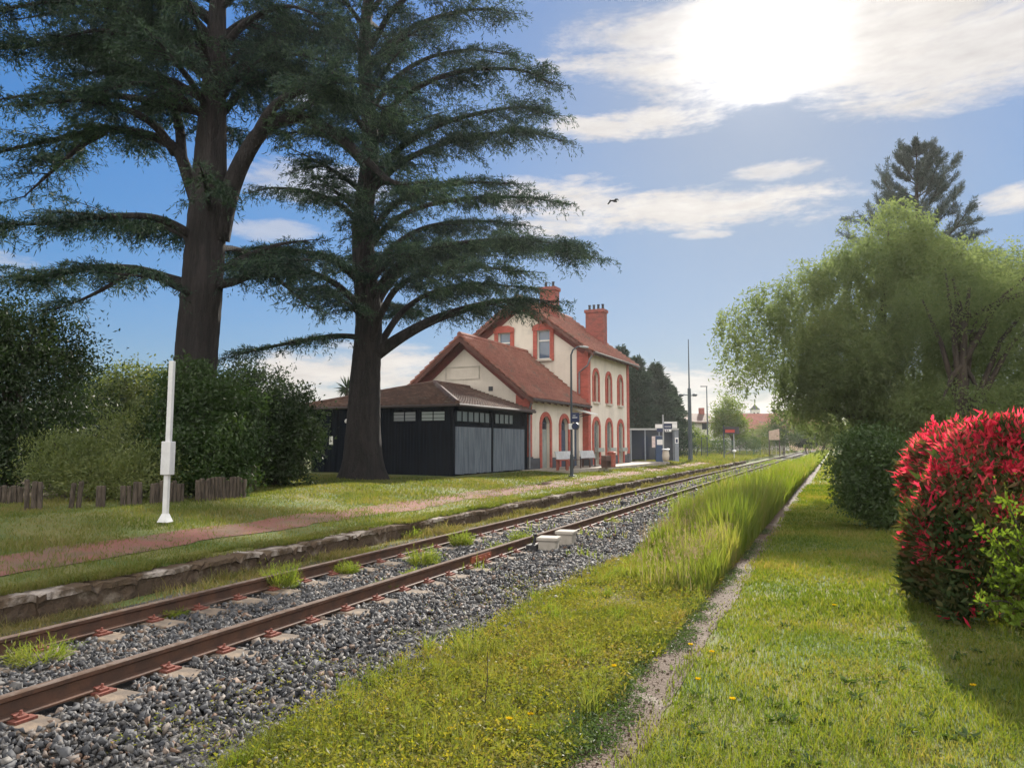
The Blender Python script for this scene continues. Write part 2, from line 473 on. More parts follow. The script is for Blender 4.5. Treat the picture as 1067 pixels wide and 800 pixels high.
# ------------------------------------------------------------------ ballast stones
import bmesh
def stone_variants(nv, k=7):
    out = []
    g = np.random.default_rng(2)
    for _ in range(nv):
        b = bmesh.new()
        for _ in range(k):
            p = g.normal(size=3); p /= np.linalg.norm(p)
            b.verts.new(p * g.uniform(.85, 1.35) * np.array([1.05, .8, .66]))
        r = bmesh.ops.convex_hull(b, input=b.verts)
        bmesh.ops.delete(b, geom=[e for e in r['geom_unused'] if isinstance(e, bmesh.types.BMVert)] , context='VERTS')
        bmesh.ops.triangulate(b, faces=b.faces)
        b.verts.index_update()
        out.append((np.array([v.co[:] for v in b.verts]), np.array([[v.index for v in f.verts] for f in b.faces])))
        b.free()
    return out
def rot_mats(n, g):
    q = g.normal(size=(n, 4)); q /= np.linalg.norm(q, axis=1)[:, None]
    w, x, y, z = q.T
    return np.stack([1 - 2 * (y * y + z * z), 2 * (x * y - z * w), 2 * (x * z + y * w), 2 * (x * y + z * w), 1 - 2 * (x * x + z * z), 2 * (y * z - x * w),
                     2 * (x * z - y * w), 2 * (y * z + x * w), 1 - 2 * (x * x + y * y)], -1).reshape(n, 3, 3)
def scatter_stones(P, size, g, var):
    Vs, Ts, base = [], [], 0
    idx = g.integers(0, len(var), len(P)); Rm = rot_mats(len(P), g)
    for k, (v, t) in enumerate(var):
        s = np.where(idx == k)[0]
        if not len(s): continue
        q = np.einsum('nij,vj->nvi', Rm[s], v) * size[s][:, None, None] + P[s][:, None, :]
        Vs.append(q.reshape(-1, 3))
        Ts.append((t[None] + (np.arange(len(s)) * len(v))[:, None, None]).reshape(-1, 3) + base)
        base += len(s) * len(v)
    return np.concatenate(Vs), np.concatenate(Ts)
m, nt, out = new_mat('ballast_stone'); n = N(nt)
rnd = n('NewGeometry').outputs['Random Per Island']
c = n.ramp(rnd, [(0, (.028, .030, .036)), (.35, (.052, .055, .062)), (.66, (.080, .080, .084)), (.86, (.125, .118, .112)), (.94, (.12, .07, .045)), (1, (.20, .185, .17))])
g_ = n.noise(n('TexCoord').outputs['Object'], 60, 3)
c = n.mix(1.0, c, n('CombineXYZ', {0: n.math('MULTIPLY_ADD', g_, .8, .6), 1: n.math('MULTIPLY_ADD', g_, .8, .6), 2: n.math('MULTIPLY_ADD', g_, .8, .6)}).outputs[0], 'MULTIPLY')
p = n('BsdfPrincipled', {'Base Color': c, 'Roughness': .75, 'Specular IOR Level': .3})
nt.links.new(p.outputs[0], out.inputs[0]); M['stone'] = m
def ballast_top(x):
    return np.maximum(ground_z(x, 0) + .022, np.interp(x, [-7.5, -7.2, -6.9, -6.2, -5.4, -4.55, -4.1, -3.3, -2.9], [-.17, -.15, -.115, -.125, -.125, -.105, -.11, -.20, -.20]))
g = np.random.default_rng(21)
def band(y0, y1, dens, size):
    nn = int((y1 - y0) * 4.4 * dens)
    x = g.uniform(-7.4, -2.7, nn); y = g.uniform(y0, y1, nn)
    edge = -3.16 + fbm(y, y * 0, .9, 31) * .28 + fbm(y, y * 0, 4, 32) * .15
    keep = (x < edge + g.normal(size=nn) * .16) & (x > -7.0 + fbm(y, y * 0, .8, 37) * .25 + g.normal(size=nn) * .12 + .45 * (y < 9))
    # stones leave rail heads and clip seats clear
    for X in TX: keep &= ~((np.abs(x - X) < .085)); 
    ph = ((y - 1.65 + SP / 2) % SP) - SP / 2
    for X in TX: keep &= ~((np.abs(x - X) < .34) & (np.abs(ph) < .12))
    x, y = x[keep], y[keep]
    lay = g.uniform(-.6, .7, len(x))
    s = size * g.lognormal(0, .28, len(x))
    z = ballast_top(x) + fbm(x, y, 3.5, 5) * .018 + lay * size * .9
    return np.stack([x, y, z], 1), s
Ps, Ss = [], []
for (a, b, dn, sz) in ((1.5, 5, 900, .027), (5, 9, 800, .028), (9, 14, 560, .031), (14, 22, 340, .037), (22, 40, 130, .052), (40, 70, 50, .075)):
    P_, S_ = band(a, b, dn, sz); Ps.append(P_); Ss.append(S_)
V, T = scatter_stones(np.concatenate(Ps), np.concatenate(Ss), g, stone_variants(24))
tag(np_mesh('ballast_gravel', V, T, M['stone']), kind='stuff')
# ------------------------------------------------------------------ station building with annex, wooden shed
def stucco_mat():
    m, nt, out = new_mat('stucco'); n = N(nt)
    co = n('TexCoord').outputs['Object']
    big_ = n.smooth(n.noise(co, .55, 6, .65), .40, .70)
    streak = n.smooth(n.noise(n('Mapping', {0: co, 3: (2.6, 2.6, .22)}).outputs[0], 1.0, 5, .65), .50, .74)
    low = n.smooth(n('SeparateXYZ', {0: co}).outputs[2], 1.3, .35)
    pt = n.smooth(n.noise(co, 1.1, 3, .5), .60, .64)
    g = n.noise(co, 22, 4, .6)
    a = n.mix(big_, (.68, .62, .55), (.58, .525, .46))
    a = n.mix(n.math('MULTIPLY', pt, .45), a, (.52, .49, .45))
    a = n.mix(n.math('MULTIPLY', streak, .38), a, (.38, .34, .29))
    a = n.mix(n.math('MULTIPLY', low, n.math('MULTIPLY_ADD', g, .8, .1)), a, (.32, .28, .235))
    p = n('BsdfPrincipled', {'Base Color': a, 'Roughness': .92, 'Specular IOR Level': .2, 'Normal': n('Bump', {'Strength': .35, 'Distance': .012, 'Height': g}).outputs[0]})
    nt.links.new(p.outputs[0], out.inputs[0]); return m
M['stucco'] = stucco_mat()
M['brick'] = surf('painted_brick', (.43, .105, .08), .85, .35, 3, c2=(.31, .08, .062), fine=9, bump=.25, stretch=(1, 1, 2.4))
M['chimney'] = surf('chimney_brick', (.29, .085, .07), .9, .45, 3, c2=(.17, .065, .055), fine=10, bump=.3, stretch=(1, 1, 2.2))
M['plinth'] = surf('plinth', (.075, .08, .095), .85, .3, 3, fine=20)
M['darkwood'] = surf('dark_planks', (.007, .011, .019), .95, .5, 2, fine=12, bump=.3, stretch=(5, 5, .4), spec=.08)
M['greywood'] = surf('weathered_planks', (.15, .175, .21), .9, .35, 1.6, c2=(.085, .105, .135), fine=14, bump=.3, stretch=(6, 6, .5))
M['zinc'] = surf('zinc', (.20, .21, .23), .45, .2, 3, metal=.5)
M['pot'] = surf('dark_pot', (.03, .03, .035), .7)
M['shadebrick'] = surf('shaded_brick', (.19, .055, .045), .9, .35, 3, c2=(.13, .045, .04), fine=9, bump=.25)  # trim brick with the shade under the roof overhang put into its colour
M['darkzinc'] = surf('dark_gutter', (.07, .055, .055), .7, .2, 3)
M['fascia'] = surf('fascia', (.12, .05, .04), .8, .3)
M['doorgrey'] = surf('door_paint', (.30, .33, .31), .6, .2, 2, fine=20)
M['doorblue'] = surf('blue_door_paint', (.045, .07, .12), .6, .2, 2)
M['shutter'] = surf('shutter_paint', (.24, .28, .28), .6, .2, 2)
M['frame'] = surf('window_frame_paint', (.55, .52, .48), .6, .15)
M['redframe'] = surf('red_frame_paint', (.33, .075, .05), .6, .2)
M['glass'] = glass('window_glass', (.02, .03, .045))
M['glasslit'] = glass('window_glass_sky', (.10, .16, .25), .04, .8)
M['sill'] = surf('stone_sill', (.55, .50, .44), .85, .2)
M['white'] = surf('white_paint', (.72, .72, .70), .55, .1, 3)
M['curtain'] = surf('white_curtain', (.62, .63, .64), .9, .1)
def tile_mat(name, a, b, c):
    m, nt, out = new_mat(name); n = N(nt)
    co = n('TexCoord').outputs['Object']
    v = n.noise(n('Mapping', {0: co, 3: (4.2, 4.2, 3.2)}).outputs[0], 1.0, 1, .5)
    w = n.noise(co, .5, 5, .6)
    k = n.ramp(n.math('MULTIPLY_ADD', v, .9, n.math('MULTIPLY_ADD', w, .7, -.32)), [(.2, a), (.5, b), (.8, c)])
    g = n.noise(co, 35, 3)
    k = n.mix(n.smooth(n.noise(co, 1.1, 6, .68), .52, .74), k, (.12, .105, .085))
    p = n('BsdfPrincipled', {'Base Color': k, 'Roughness': .85, 'Specular IOR Level': .3, 'Normal': n('Bump', {'Strength': .3, 'Distance': .01, 'Height': g}).outputs[0]})
    nt.links.new(p.outputs[0], out.inputs[0]); return m
M['tile'] = tile_mat('roof_tile', (.185, .072, .056), (.255, .105, .08), (.33, .155, .12))
M['oldtile'] = tile_mat('old_roof_tile', (.055, .036, .031), (.090, .052, .042), (.15, .095, .07))

def roof_sheet(name, p00, p10, p01, p11, mat, parent, pitch=.34, wave=.23, th=.10):
    """tiled slope as real ridged surface: p00->p10 along the eave, p00->p01 up to the ridge (bottom, top); closed slab"""
    p00, p10, p01, p11 = [np.array(p, float) for p in (p00, p10, p01, p11)]
    W = max(np.linalg.norm(p10 - p00), np.linalg.norm(p11 - p01)); H = max(np.linalg.norm(p01 - p00), np.linalg.norm(p11 - p10))
    nrm = np.cross(p10 - p00, p01 - p00); nrm /= np.linalg.norm(nrm)
    if nrm[2] < 0: nrm = -nrm
    rows = max(2, int(H / pitch)); cols = max(3, int(W / wave) * 4)
    tv = []
    for r in range(rows): tv += [(r / rows + 1e-4, .075), ((r + 1) / rows - 1e-4, .0)]
    u = np.linspace(0, 1, cols + 1)
    V = []
    for t, h in tv:
        a = p00 * (1 - t) + p01 * t; b = p10 * (1 - t) + p11 * t
        L = a[None] * (1 - u)[:, None] + b[None] * u[:, None]
        L = L + nrm * (h + .022 * np.cos(2 * PI * u * cols / 4))[:, None]
        V.append(L)
    V = np.array(V); k = V.shape[0]; c = cols + 1
    i0 = (np.arange(k - 1)[:, None] * c + np.arange(c - 1)[None]).ravel()
    T = np.stack([i0, i0 + 1, i0 + 1 + c, i0 + c], 1)
    lo = V - nrm * th
    VV = np.concatenate([V.reshape(-1, 3), lo.reshape(-1, 3)]); off = k * c
    T2 = T[:, ::-1] + off
    e = []
    for j in range(k - 1):
        e.append((j * c, (j + 1) * c, (j + 1) * c + off, j * c + off)); e.append((j * c + c - 1, j * c + c - 1 + off, (j + 1) * c + c - 1 + off, (j + 1) * c + c - 1))
    for i in range(c - 1):
        e.append((i, i + off, i + 1 + off, i + 1)); b = (k - 1) * c; e.append((b + i, b + i + 1, b + i + 1 + off, b + i + off))
    return np_mesh(name, VV, np.concatenate([T, T2, np.array(e)]), mat, parent)

def arch(cx, w, z0, zs, zt, nseg=10):
    """opening outline (along, z): straight jambs to zs, then a segmental head up to zt"""
    h = zt - zs; r = (w * w / 4 + h * h) / (2 * h)
    a0 = math.asin(min(1, w / 2 / r)); cz = zt - r
    p = [(cx - w / 2, z0), (cx + w / 2, z0)]
    for i in range(nseg + 1):
        a = a0 - 2 * a0 * i / nseg
        p.append((cx + r * math.sin(a), cz + r * math.cos(a)))
    return p
def wall(name, outer, holes, f3, inward, depth, mat, parent):
    """wall face with real openings and their reveals"""
    loops = [[Vector((a, b, 0)) for a, b in L] for L in [outer] + holes]
    tris = geometry.tessellate_polygon(loops)
    pts = [p for L in loops for p in L]
    mb = MB(); mb.v = [tuple(f3(p.x, p.y)) for p in pts]; mb.f = [tuple(t) for t in tris]
    for L in holes:
        P = [Vector(f3(a, b)) for a, b in L]; I = Vector(inward) * depth
        for i in range(len(P)):
            j = (i + 1) % len(P); mb.quad(P[i], P[j], P[j] + I, P[i] + I)
    return mb.build(name, mat, parent)
def surround(w_out, L, cx, f3, normal, proud, sides_to, name, mat, parent):
    """brick band round an arched opening L: outline offset outwards, butted on the wall"""
    body = L[1:] + [L[0]]          # right jamb bottom ... head ... left jamb bottom
    ins = body; outs = []
    zc = max(b for a, b in L) - .6
    for i, (a, b) in enumerate(ins):
        if i == 0: outs.append((a + w_out, sides_to))
        elif i == len(ins) - 1: outs.append((a - w_out, sides_to))
        else:
            d = Vector((a - cx, (b - zc) * 1.0)).normalized()
            if i == 1: outs.append((a + w_out, b))
            elif i == len(ins) - 2: outs.append((a - w_out, b))
            else: outs.append((a + d.x * w_out * 1.0, b + abs(d.y) * w_out))
    ins = [(a, sides_to if i in (0, len(ins) - 1) else b) for i, (a, b) in enumerate(ins)]
    mb = MB(); Nn = Vector(normal) * proud
    for i in range(len(ins) - 1):
        A, B, Cc, D = [Vector(f3(*q)) for q in (ins[i], ins[i + 1], outs[i + 1], outs[i])]
        mb.quad(A + Nn, B + Nn, Cc + Nn, D + Nn)
        mb.quad(A, B, B + Nn, A + Nn); mb.quad(D, Cc, Cc + Nn, D + Nn)
        if i == 0: mb.quad(A, D, D + Nn, A + Nn)
        if i == len(ins) - 2: mb.quad(B, Cc, Cc + Nn, B + Nn)
    return mb.build(name, mat, parent)

B0 = at(613, 486.5, 42)
st = thing('station_building', 'cream two storey railway station with red brick trim, tiled roof and lower gabled annex', 'station', (B0[0], B0[1], .48), R(-2.4))
fx = lambda x: (lambda a, b: (x, a, b))          # facade planes: along = y
fy = lambda y: (lambda a, b: (a, y, b))          # gable planes: along = x
EH, RH, BW, BL = 6.55, 9.55, 8.2, 7.75           # big block
AE, AR, AX0, AX1, AY = 3.55, 6.35, -7.15, -.30, -7.4

WY = (1.35, 3.65, 5.95)
up = [arch(y, .80, 3.62, 5.05, 5.36) for y in WY]
dn = [arch(y, .95, .06, 2.25, 2.56) for y in WY]
wall('front_wall', [(0, 0), (BL, 0), (BL, EH), (0, EH)], up + dn, fx(0), (-1, 0, 0), .24, M['stucco'], st)
gw = [[(-3.05, 4.9 + 1.15), (-2.25, 6.05), (-2.25, 7.75), (-3.05, 7.75)], [(-5.55, 6.05), (-4.75, 6.05), (-4.75, 7.75), (-5.55, 7.75)]]
wall('gable_wall', [(-BW, 0), (0, 0), (0, EH), (-BW / 2, RH), (-BW, EH)], gw, fy(0), (0, 1, 0), .2, M['stucco'], st)
mb = MB(); mb.quad((-BW, 0, 0), (-BW, BL, 0), (-BW, BL, EH), (-BW, 0, EH)); mb.build('rear_wall', M['stucco'], st)
mb = MB(); mb.quad((-BW, BL, 0), (0, BL, 0), (0, BL, EH), (-BW / 2, BL, RH), (-BW, BL, EH)); mb.build('far_gable_wall', M['stucco'], st)
ad = [arch(-5.35, 1.05, .04, 2.25, 2.58), arch(-2.85, 1.05, .04, 2.25, 2.58), [(-1.35, .04), (-.65, .04), (-.65, 2.5), (-1.35, 2.5)]]
wall('annex_front_wall', [(AY, 0), (0, 0), (0, AE), (AY, AE)], ad, fx(AX1), (-1, 0, 0), .22, M['stucco'], st)
am = (AX0 + AX1) / 2
wall('annex_gable_wall', [(AX0, 0), (AX1, 0), (AX1, AE), (am, AR), (AX0, AE)], [], fy(AY), (0, 1, 0), .2, M['stucco'], st)
mb = MB(); mb.quad((AX0, AY, 0), (AX0, 0, 0), (AX0, 0, AE), (AX0, AY, AE)); mb.build('annex_rear_wall', M['stucco'], st)

# quoins and bands in red painted brick
def quoin(x0, x1, y0, y1, z0, z1): return MB().box(x0, x1, y0, y1, z0, z1).build('corner_pier', M['brick'], st)
quoin(-.62, .05, -.05, .36, .62, EH - .02)
quoin(-.30, .05, BL - .38, BL + .05, .62, EH - .02)
quoin(AX1 - .62, AX1 + .05, AY - .05, AY + .34, .62, AE - .02)
for (x0, x1, y0, y1) in ((-.66, .09, -.09, .40), (-.3, .09, BL - .42, BL + .09), (AX1 - .66, AX1 + .09, AY - .09, AY + .38)):
    MB().box(x0, x1, y0, y1, 0, .62).build('plinth', M['plinth'], st)
for a, b in ((.40, WY[0] - .72), (WY[0] + .72, WY[1] - .72), (WY[1] + .72, WY[2] - .72), (WY[2] + .72, BL - .42)):
    MB().box(.0, .05, a, b, 0, .55).build('plinth', M['plinth'], st)
for a, b in ((AY + .38, -5.35 - .78), (-5.35 + .78, -2.85 - .78), (-2.85 + .78, -1.45), (-.55, -.1)):
    MB().box(AX1, AX1 + .05, a, b, 0, .55).build('plinth', M['plinth'], st)
# raking brick bands under the verges
def rake(xa, za, xb, zb, y, w, proud=.05):
    d = Vector((xb - xa, 0, zb - za)).normalized(); dn_ = Vector((d.z, 0, -d.x))
    if dn_.z > 0: dn_ = -dn_
    P = [Vector((xa, y, za)), Vector((xb, y, zb)), Vector((xb, y, zb)) + dn_ * w + d * (-.0), Vector((xa, y, za)) + dn_ * w]
    MB().prism(P, (0, -proud, 0)).build('verge_band', M['shadebrick'], st)
rake(0, EH, -BW / 2, RH, -.003, .42); rake(-BW, EH, -BW / 2, RH, -.003, .42)
rake(AX1, AE, am, AR, AY - .003, .38); rake(AX0, AE, am, AR, AY - .003, .38)
# framed blank panel and vent on the annex gable
mb = MB(); x0, x1, z0, z1 = am - 1.05, am + .85, 4.35, 5.0
for q in ((x0, x1, z0, z0 + .05), (x0, x1, z1 - .05, z1), (x0, x0 + .05, z0 + .05, z1 - .05), (x1 - .05, x1, z0 + .05, z1 - .05)):
    mb.box(q[0], q[1], AY - .025, AY - .002, q[2], q[3])
mb.build('panel_frame', M['sill'], st)
mb = MB(); mb.box(am + 1.35, am + 1.57, AY - .03, AY - .002, 3.75, 3.97); mb.build('vent', M['plinth'], st)

def slopes(parent, y0, y1, xl, xm, xr, ze, zr, ov, mat, nm='roof'):
    k = (zr - ze) / (xr - xm); o = ov
    up_ = .16
    A = roof_sheet(nm, (xr + o, y0, ze - o * k + up_), (xr + o, y1, ze - o * k + up_), (xm, y0, zr + up_), (xm, y1, zr + up_), mat, parent)
    k2 = (zr - ze) / (xm - xl)
    Bq = roof_sheet(nm, (xl - o, y0, ze - o * k2 + up_), (xl - o, y1, ze - o * k2 + up_), (xm, y0, zr + up_), (xm, y1, zr + up_), mat, parent)
    mb = MB(); mb.tube([(xm, y0 - .02, zr + up_ + .02), (xm, y1 + .02, zr + up_ + .02)], .13, 8); mb.build('ridge_tiles', mat, A)
    # barge boards and eaves boards
    for (xa, za, xb, zb), S_ in (((xr + o, ze - o * k, xm + .003, zr), A), ((xl - o, ze - o * k2, xm - .003, zr), Bq)):
        for yv, e in ((y0 + .002, .05), (y1 - .052, .05)):
            MB().prism([(xa, yv, za + .06), (xb, yv, zb + .06), (xb, yv, zb - .20), (xa, yv, za - .14)], (0, e, 0)).build('barge_board', M['fascia'], S_)
    mb = MB(); mb.tube([(xr + o + .06, y0, ze - o * k + .08), (xr + o + .06, y1, ze - o * k + .08)], .07, 8); mb.build('gutter', M['darkzinc'], A)
    yy = y0 + .5
    while yy < y1 - .2:
        MB().prism([(xr, yy, ze - .05), (xr + o, yy, ze - o * k + .05), (xr + o, yy, ze - o * k - .06), (xr, yy, ze - .2)], (0, .08, 0)).build('rafter_tail', M['fascia'], A); yy += .8
    return A
big = slopes(st, -.55, BL + .55, -BW, -BW / 2, 0, EH, RH, .55, M['tile'])
ann = slopes(st, AY - .5, -.03, AX0, am, AX1, AE, AR, .45, M['tile'])
# chimneys
def chimney(x, y, z0, z1, w, d, pots, parent):
    mb = MB(); mb.box(x - w / 2, x + w / 2, y - d / 2, y + d / 2, z0, z1 - .2)
    mb.box(x - w / 2 - .07, x + w / 2 + .07, y - d / 2 - .07, y + d / 2 + .07, z1 - .2, z1)
    c = mb.build('chimney', M['chimney'], parent)
    for k in range(pots):
        px = x - w / 2 + w * (k + .5) / pots
        MB().lathe((px, y, z1), [(0, .10), (.05, .085), (.30, .075), (.31, .10), (.36, .10)], 10).build('chimney_pot', M['pot'], c)
    return c
chimney(-3.3, 2.5, RH - 1.0, RH + 1.15, .95, .8, 2, big)
chimney(-1.7, 6.5, 7.2, 9.85, 1.2, .75, 4, big)
# downpipe at the corner
MB().tube([(.5, -.3, EH - .35), (.25, -.32, EH - .65), (.12, -.32, EH - 1.0), (-.45, -.12, EH - 1.35), (-.45, -.12, 4.0)], .05, 8).build('downpipe', M['zinc'], st)
MB().tube([(AX1 + .3, AY - .2, AE - .3), (AX1 + .12, AY - .12, AE - .7), (AX1 + .12, AY - .12, .1)], .045, 8).build('downpipe', M['zinc'], st)

# windows and doors: surround, frame, pane as parts
def win_parts(L, cx, f3, inward, normal, kind, sides_to, sill=None):
    I = Vector(inward)
    z0 = min(b for a, b in L); zt = max(b for a, b in L); x0 = min(a for a, b in L); x1 = max(a for a, b in L)
    fr = MB(); d = .16
    root = None
    def plane_prism(mb, poly, dep, th):
        mb.prism([Vector(f3(a, b)) + I * dep for a, b in poly], tuple(I * th))
    if kind == 'upper':
        plane_prism(fr, [(x0, z0), (x0 + .07, z0), (x0 + .07, zt - .1), (x0, zt - .3)], .13, .05)
        plane_prism(fr, [(x1 - .07, z0), (x1, z0), (x1, zt - .3), (x1 - .07, zt - .1)], .13, .05)
        plane_prism(fr, [(cx - .04, z0), (cx + .04, z0), (cx + .04, zt), (cx - .04, zt)], .12, .05)
        plane_prism(fr, [(x0 + .07, z0), (cx - .04, z0), (cx - .04, z0 + .08), (x0 + .07, z0 + .08)], .13, .05)
        plane_prism(fr, [(cx + .04, z0), (x1 - .07, z0), (x1 - .07, z0 + .08), (cx + .04, z0 + .08)], .13, .05)
        root = fr.build('window', M['redframe'], st)
        c = MB(); plane_prism(c, [(x0 + .05, z0 + .05), (cx - .06, z0 + .05), (cx - .06, zt - .15), (x0 + .05, zt - .3)], .17, .01); c.build('curtain', M['curtain'], root)
        p = MB(); plane_prism(p, L, .20, .01); p.build('pane', M['glass'], root)
    elif kind == 'lower':
        # glazed upper part with bars, solid panel below, planter at the sill
        for k in range(5):
            a = x0 + (x1 - x0) * (k + .0) / 4
            plane_prism(fr, [(max(x0, a - .028), .98), (min(x1, a + .028), .98), (min(x1, a + .028), zt - (.0 if 0 < k < 4 else .28)), (max(x0, a - .028), zt - (.0 if 0 < k < 4 else .28))], .07, .03)
        for zb in (1.0, 1.45, 1.9, 2.25): plane_prism(fr, [(x0, zb), (x1, zb), (x1, zb + .035), (x0, zb + .035)], .105, .02)
        root = fr.build('window', M['shutter'], st)
        p = MB(); plane_prism(p, [(a, max(b, .95)) for a, b in L], .15, .012); p.build('pane', M['shutterglass'], root)
        q = MB(); plane_prism(q, [(x0, .06), (x1, .06), (x1, .95), (x0, .95)], .12, .03); q.build('lower_panel', M['doorgrey'], root)
        b = MB(); c0 = [f3(x0 - .05, .78), f3(x1 + .05, .78), f3(x1 + .05, 1.0), f3(x0 - .05, 1.0)]
        b.prism([Vector(v) + Vector(normal) * .09 for v in c0], tuple(Vector(normal) * .22)); b.build('planter_box', M['doorgrey'], root)
    elif kind == 'gable':
        for (a0, a1, b0, b1) in ((x0, x0 + .07, z0, zt), (x1 - .07, x1, z0, zt), (x0 + .07, x1 - .07, zt - .07, zt), (x0 + .07, x1 - .07, z0, z0 + .07), (x0 + .07, x1 - .07, z0 + 1.05, z0 + 1.12)):
            plane_prism(fr, [(a0, b0), (a1, b0), (a1, b1), (a0, b1)], .10, .06)
        root = fr.build('window', M['white'], st)
        p = MB(); plane_prism(p, L, .18, .012); p.build('pane', M['glasslit'], root)
    if sill:
        b = MB(); c0 = [f3(x0 - .12, z0 - .12), f3(x1 + .12, z0 - .12), f3(x1 + .12, z0 - .01), f3(x0 - .12, z0 - .01)]
        b.prism([Vector(v) + Vector(normal) * .002 for v in c0], tuple(Vector(normal) * .14)); b.build('sill', M['sill'], root)
    return root
M['shutterglass'] = glass('dusty_glass', (.14, .17, .18), .25, .5)
for y, L in zip(WY, up):
    w_ = win_parts(L, y, fx(0), (-1, 0, 0), (1, 0, 0), 'upper', 3.62, True)
    surround(.20, L, y, fx(0), (1, 0, 0), .06, 3.62, 'surround', M['brick'], w_)
for y, L in zip(WY, dn):
    w_ = win_parts(L, y, fx(0), (-1, 0, 0), (1, 0, 0), 'lower', 0)
    surround(.22, L, y, fx(0), (1, 0, 0), .06, .06, 'surround', M['brick'], w_)
for L in gw:
    cx = sum(a for a, b in L) / 4
    w_ = win_parts(L, cx, fy(0), (0, 1, 0), (0, -1, 0), 'gable', 0, True)
    LL = arch(cx, .8, 6.05, 7.75, 7.76)
    surround(.24, LL, cx, fy(0), (0, -1, 0), .06, 5.95, 'surround', M['brick'], w_)
    mb = MB(); mb.prism([(cx - .68, -.06, 7.72), (cx + .68, -.06, 7.72), (cx + .66, -.06, 7.98), (cx + .3, -.06, 8.12), (cx - .3, -.06, 8.12), (cx - .66, -.06, 7.98)], (0, -.05, 0)); mb.build('lintel', M['brick'], w_)
def door(L, cx, mat, transom):
    x0 = min(a for a, b in L); x1 = max(a for a, b in L)
    zt = max(b for a, b in L); zd = 1.95 if transom else zt
    def pr(mb, poly, dep, th): mb.prism([Vector(fx(AX1)(a, b)) + Vector((-1, 0, 0)) * dep for a, b in poly], (-th, 0, 0)); return mb
    r = pr(MB(), [(x0, .04), (x1, .04), (x1, zd), (x0, zd)], .14, .05).build('door', mat, st)
    if transom:
        pr(MB(), [(a, max(b, zd)) for a, b in L], .16, .02).build('transom_pane', M['glass'], r)
        mb = MB()
        for k in (.25, .5, .75): 
            a = x0 + (x1 - x0) * k; pr(mb, [(a - .02, zd), (a + .02, zd), (a + .02, zt - .04), (a - .02, zt - .04)], .12, .02)
        pr(mb, [(x0, zd + .28), (x1, zd + .28), (x1, zd + .31), (x0, zd + .31)], .145, .012)
        mb.build('transom_bars', M['doorblue'], r)
    mb = MB()
    for a, b in ((.35, .95), (1.1, 1.8)):
        for c0, c1 in ((x0 + .1, cx - .06), (cx + .06, x1 - .1)): pr(mb, [(c0, a), (c1, a), (c1, b), (c0, b)], .125, .012)
    mb.build('door_panels', mat, r)
    pr(MB(), [(x0 + .06, 1.0), (x0 + .10, 1.0), (x0 + .10, 1.15), (x0 + .06, 1.15)], .08, .04).build('handle', M['zinc'], r)
    return r
for L, cx, mt, t in ((ad[0], -5.35, M['doorgrey'], True), (ad[1], -2.85, M['doorblue'], True), (ad[2], -1.0, M['doorblue'], False)):
    d_ = door(L, cx, mt, t)
    if t: surround(.22, L, cx, fx(AX1), (1, 0, 0), .06, .06, 'surround', M['brick'], d_)
# small white canopy over the narrow door, on the annex wall
aw = thing('door_canopy', 'small white sloping canopy over the narrow station door', 'canopy', tuple(st.matrix_basis @ Vector((AX1, -.95, 2.85))) if False else (0, 0, 0))
_m = Matrix.Translation(st.location) @ Matrix.Rotation(R(-2.4), 4, 'Z')
aw.matrix_world = _m @ Matrix.Translation((AX1, -.95, 2.85))
MB().prism([(.004, -.62, .22), (.004, -.62, .28), (1.0, -.62, .0), (1.0, -.62, -.05)], (0, 1.24, 0)).build('awning_sheet', M['white'], aw)
mb = MB()
for yy in (-.55, .52): mb.prism([(.004, yy, -.15), (.004, yy, -.10), (.75, yy, .05), (.75, yy, .0)], (0, .03, 0))
mb.build('bracket', M['plinth'], aw)

# ------------------------------------------------------------------ wooden goods shed before the annex
sh = thing('goods_shed', 'dark plank goods shed with grey sliding doors and hipped roof before the annex', 'shed', (0, 0, 0))
sh.matrix_world = _m @ Matrix.Translation((AX1, AY - .06, -.02))
SL, SW, SE = 6.95, 6.85, 2.82          # x from -SW to 0, y from -SL to 0
mb = MB(); mb.box(-SW, -.14, -SL + .01, -.02, 0, SE - .02); mb.build('wall', M['darkwood'], sh)
# vertical boards on the side facing the tree
mb = MB(); x = -SW
while x < -.16:
    w = min(random.uniform(.13, .17), -.14 - x)
    mb.box(x + .004, x + w - .004, -SL - .018 - random.uniform(0, .008), -SL + .008, .02, SE - .05 if x > -2.2 - 2.2 or True else SE)
    x += w
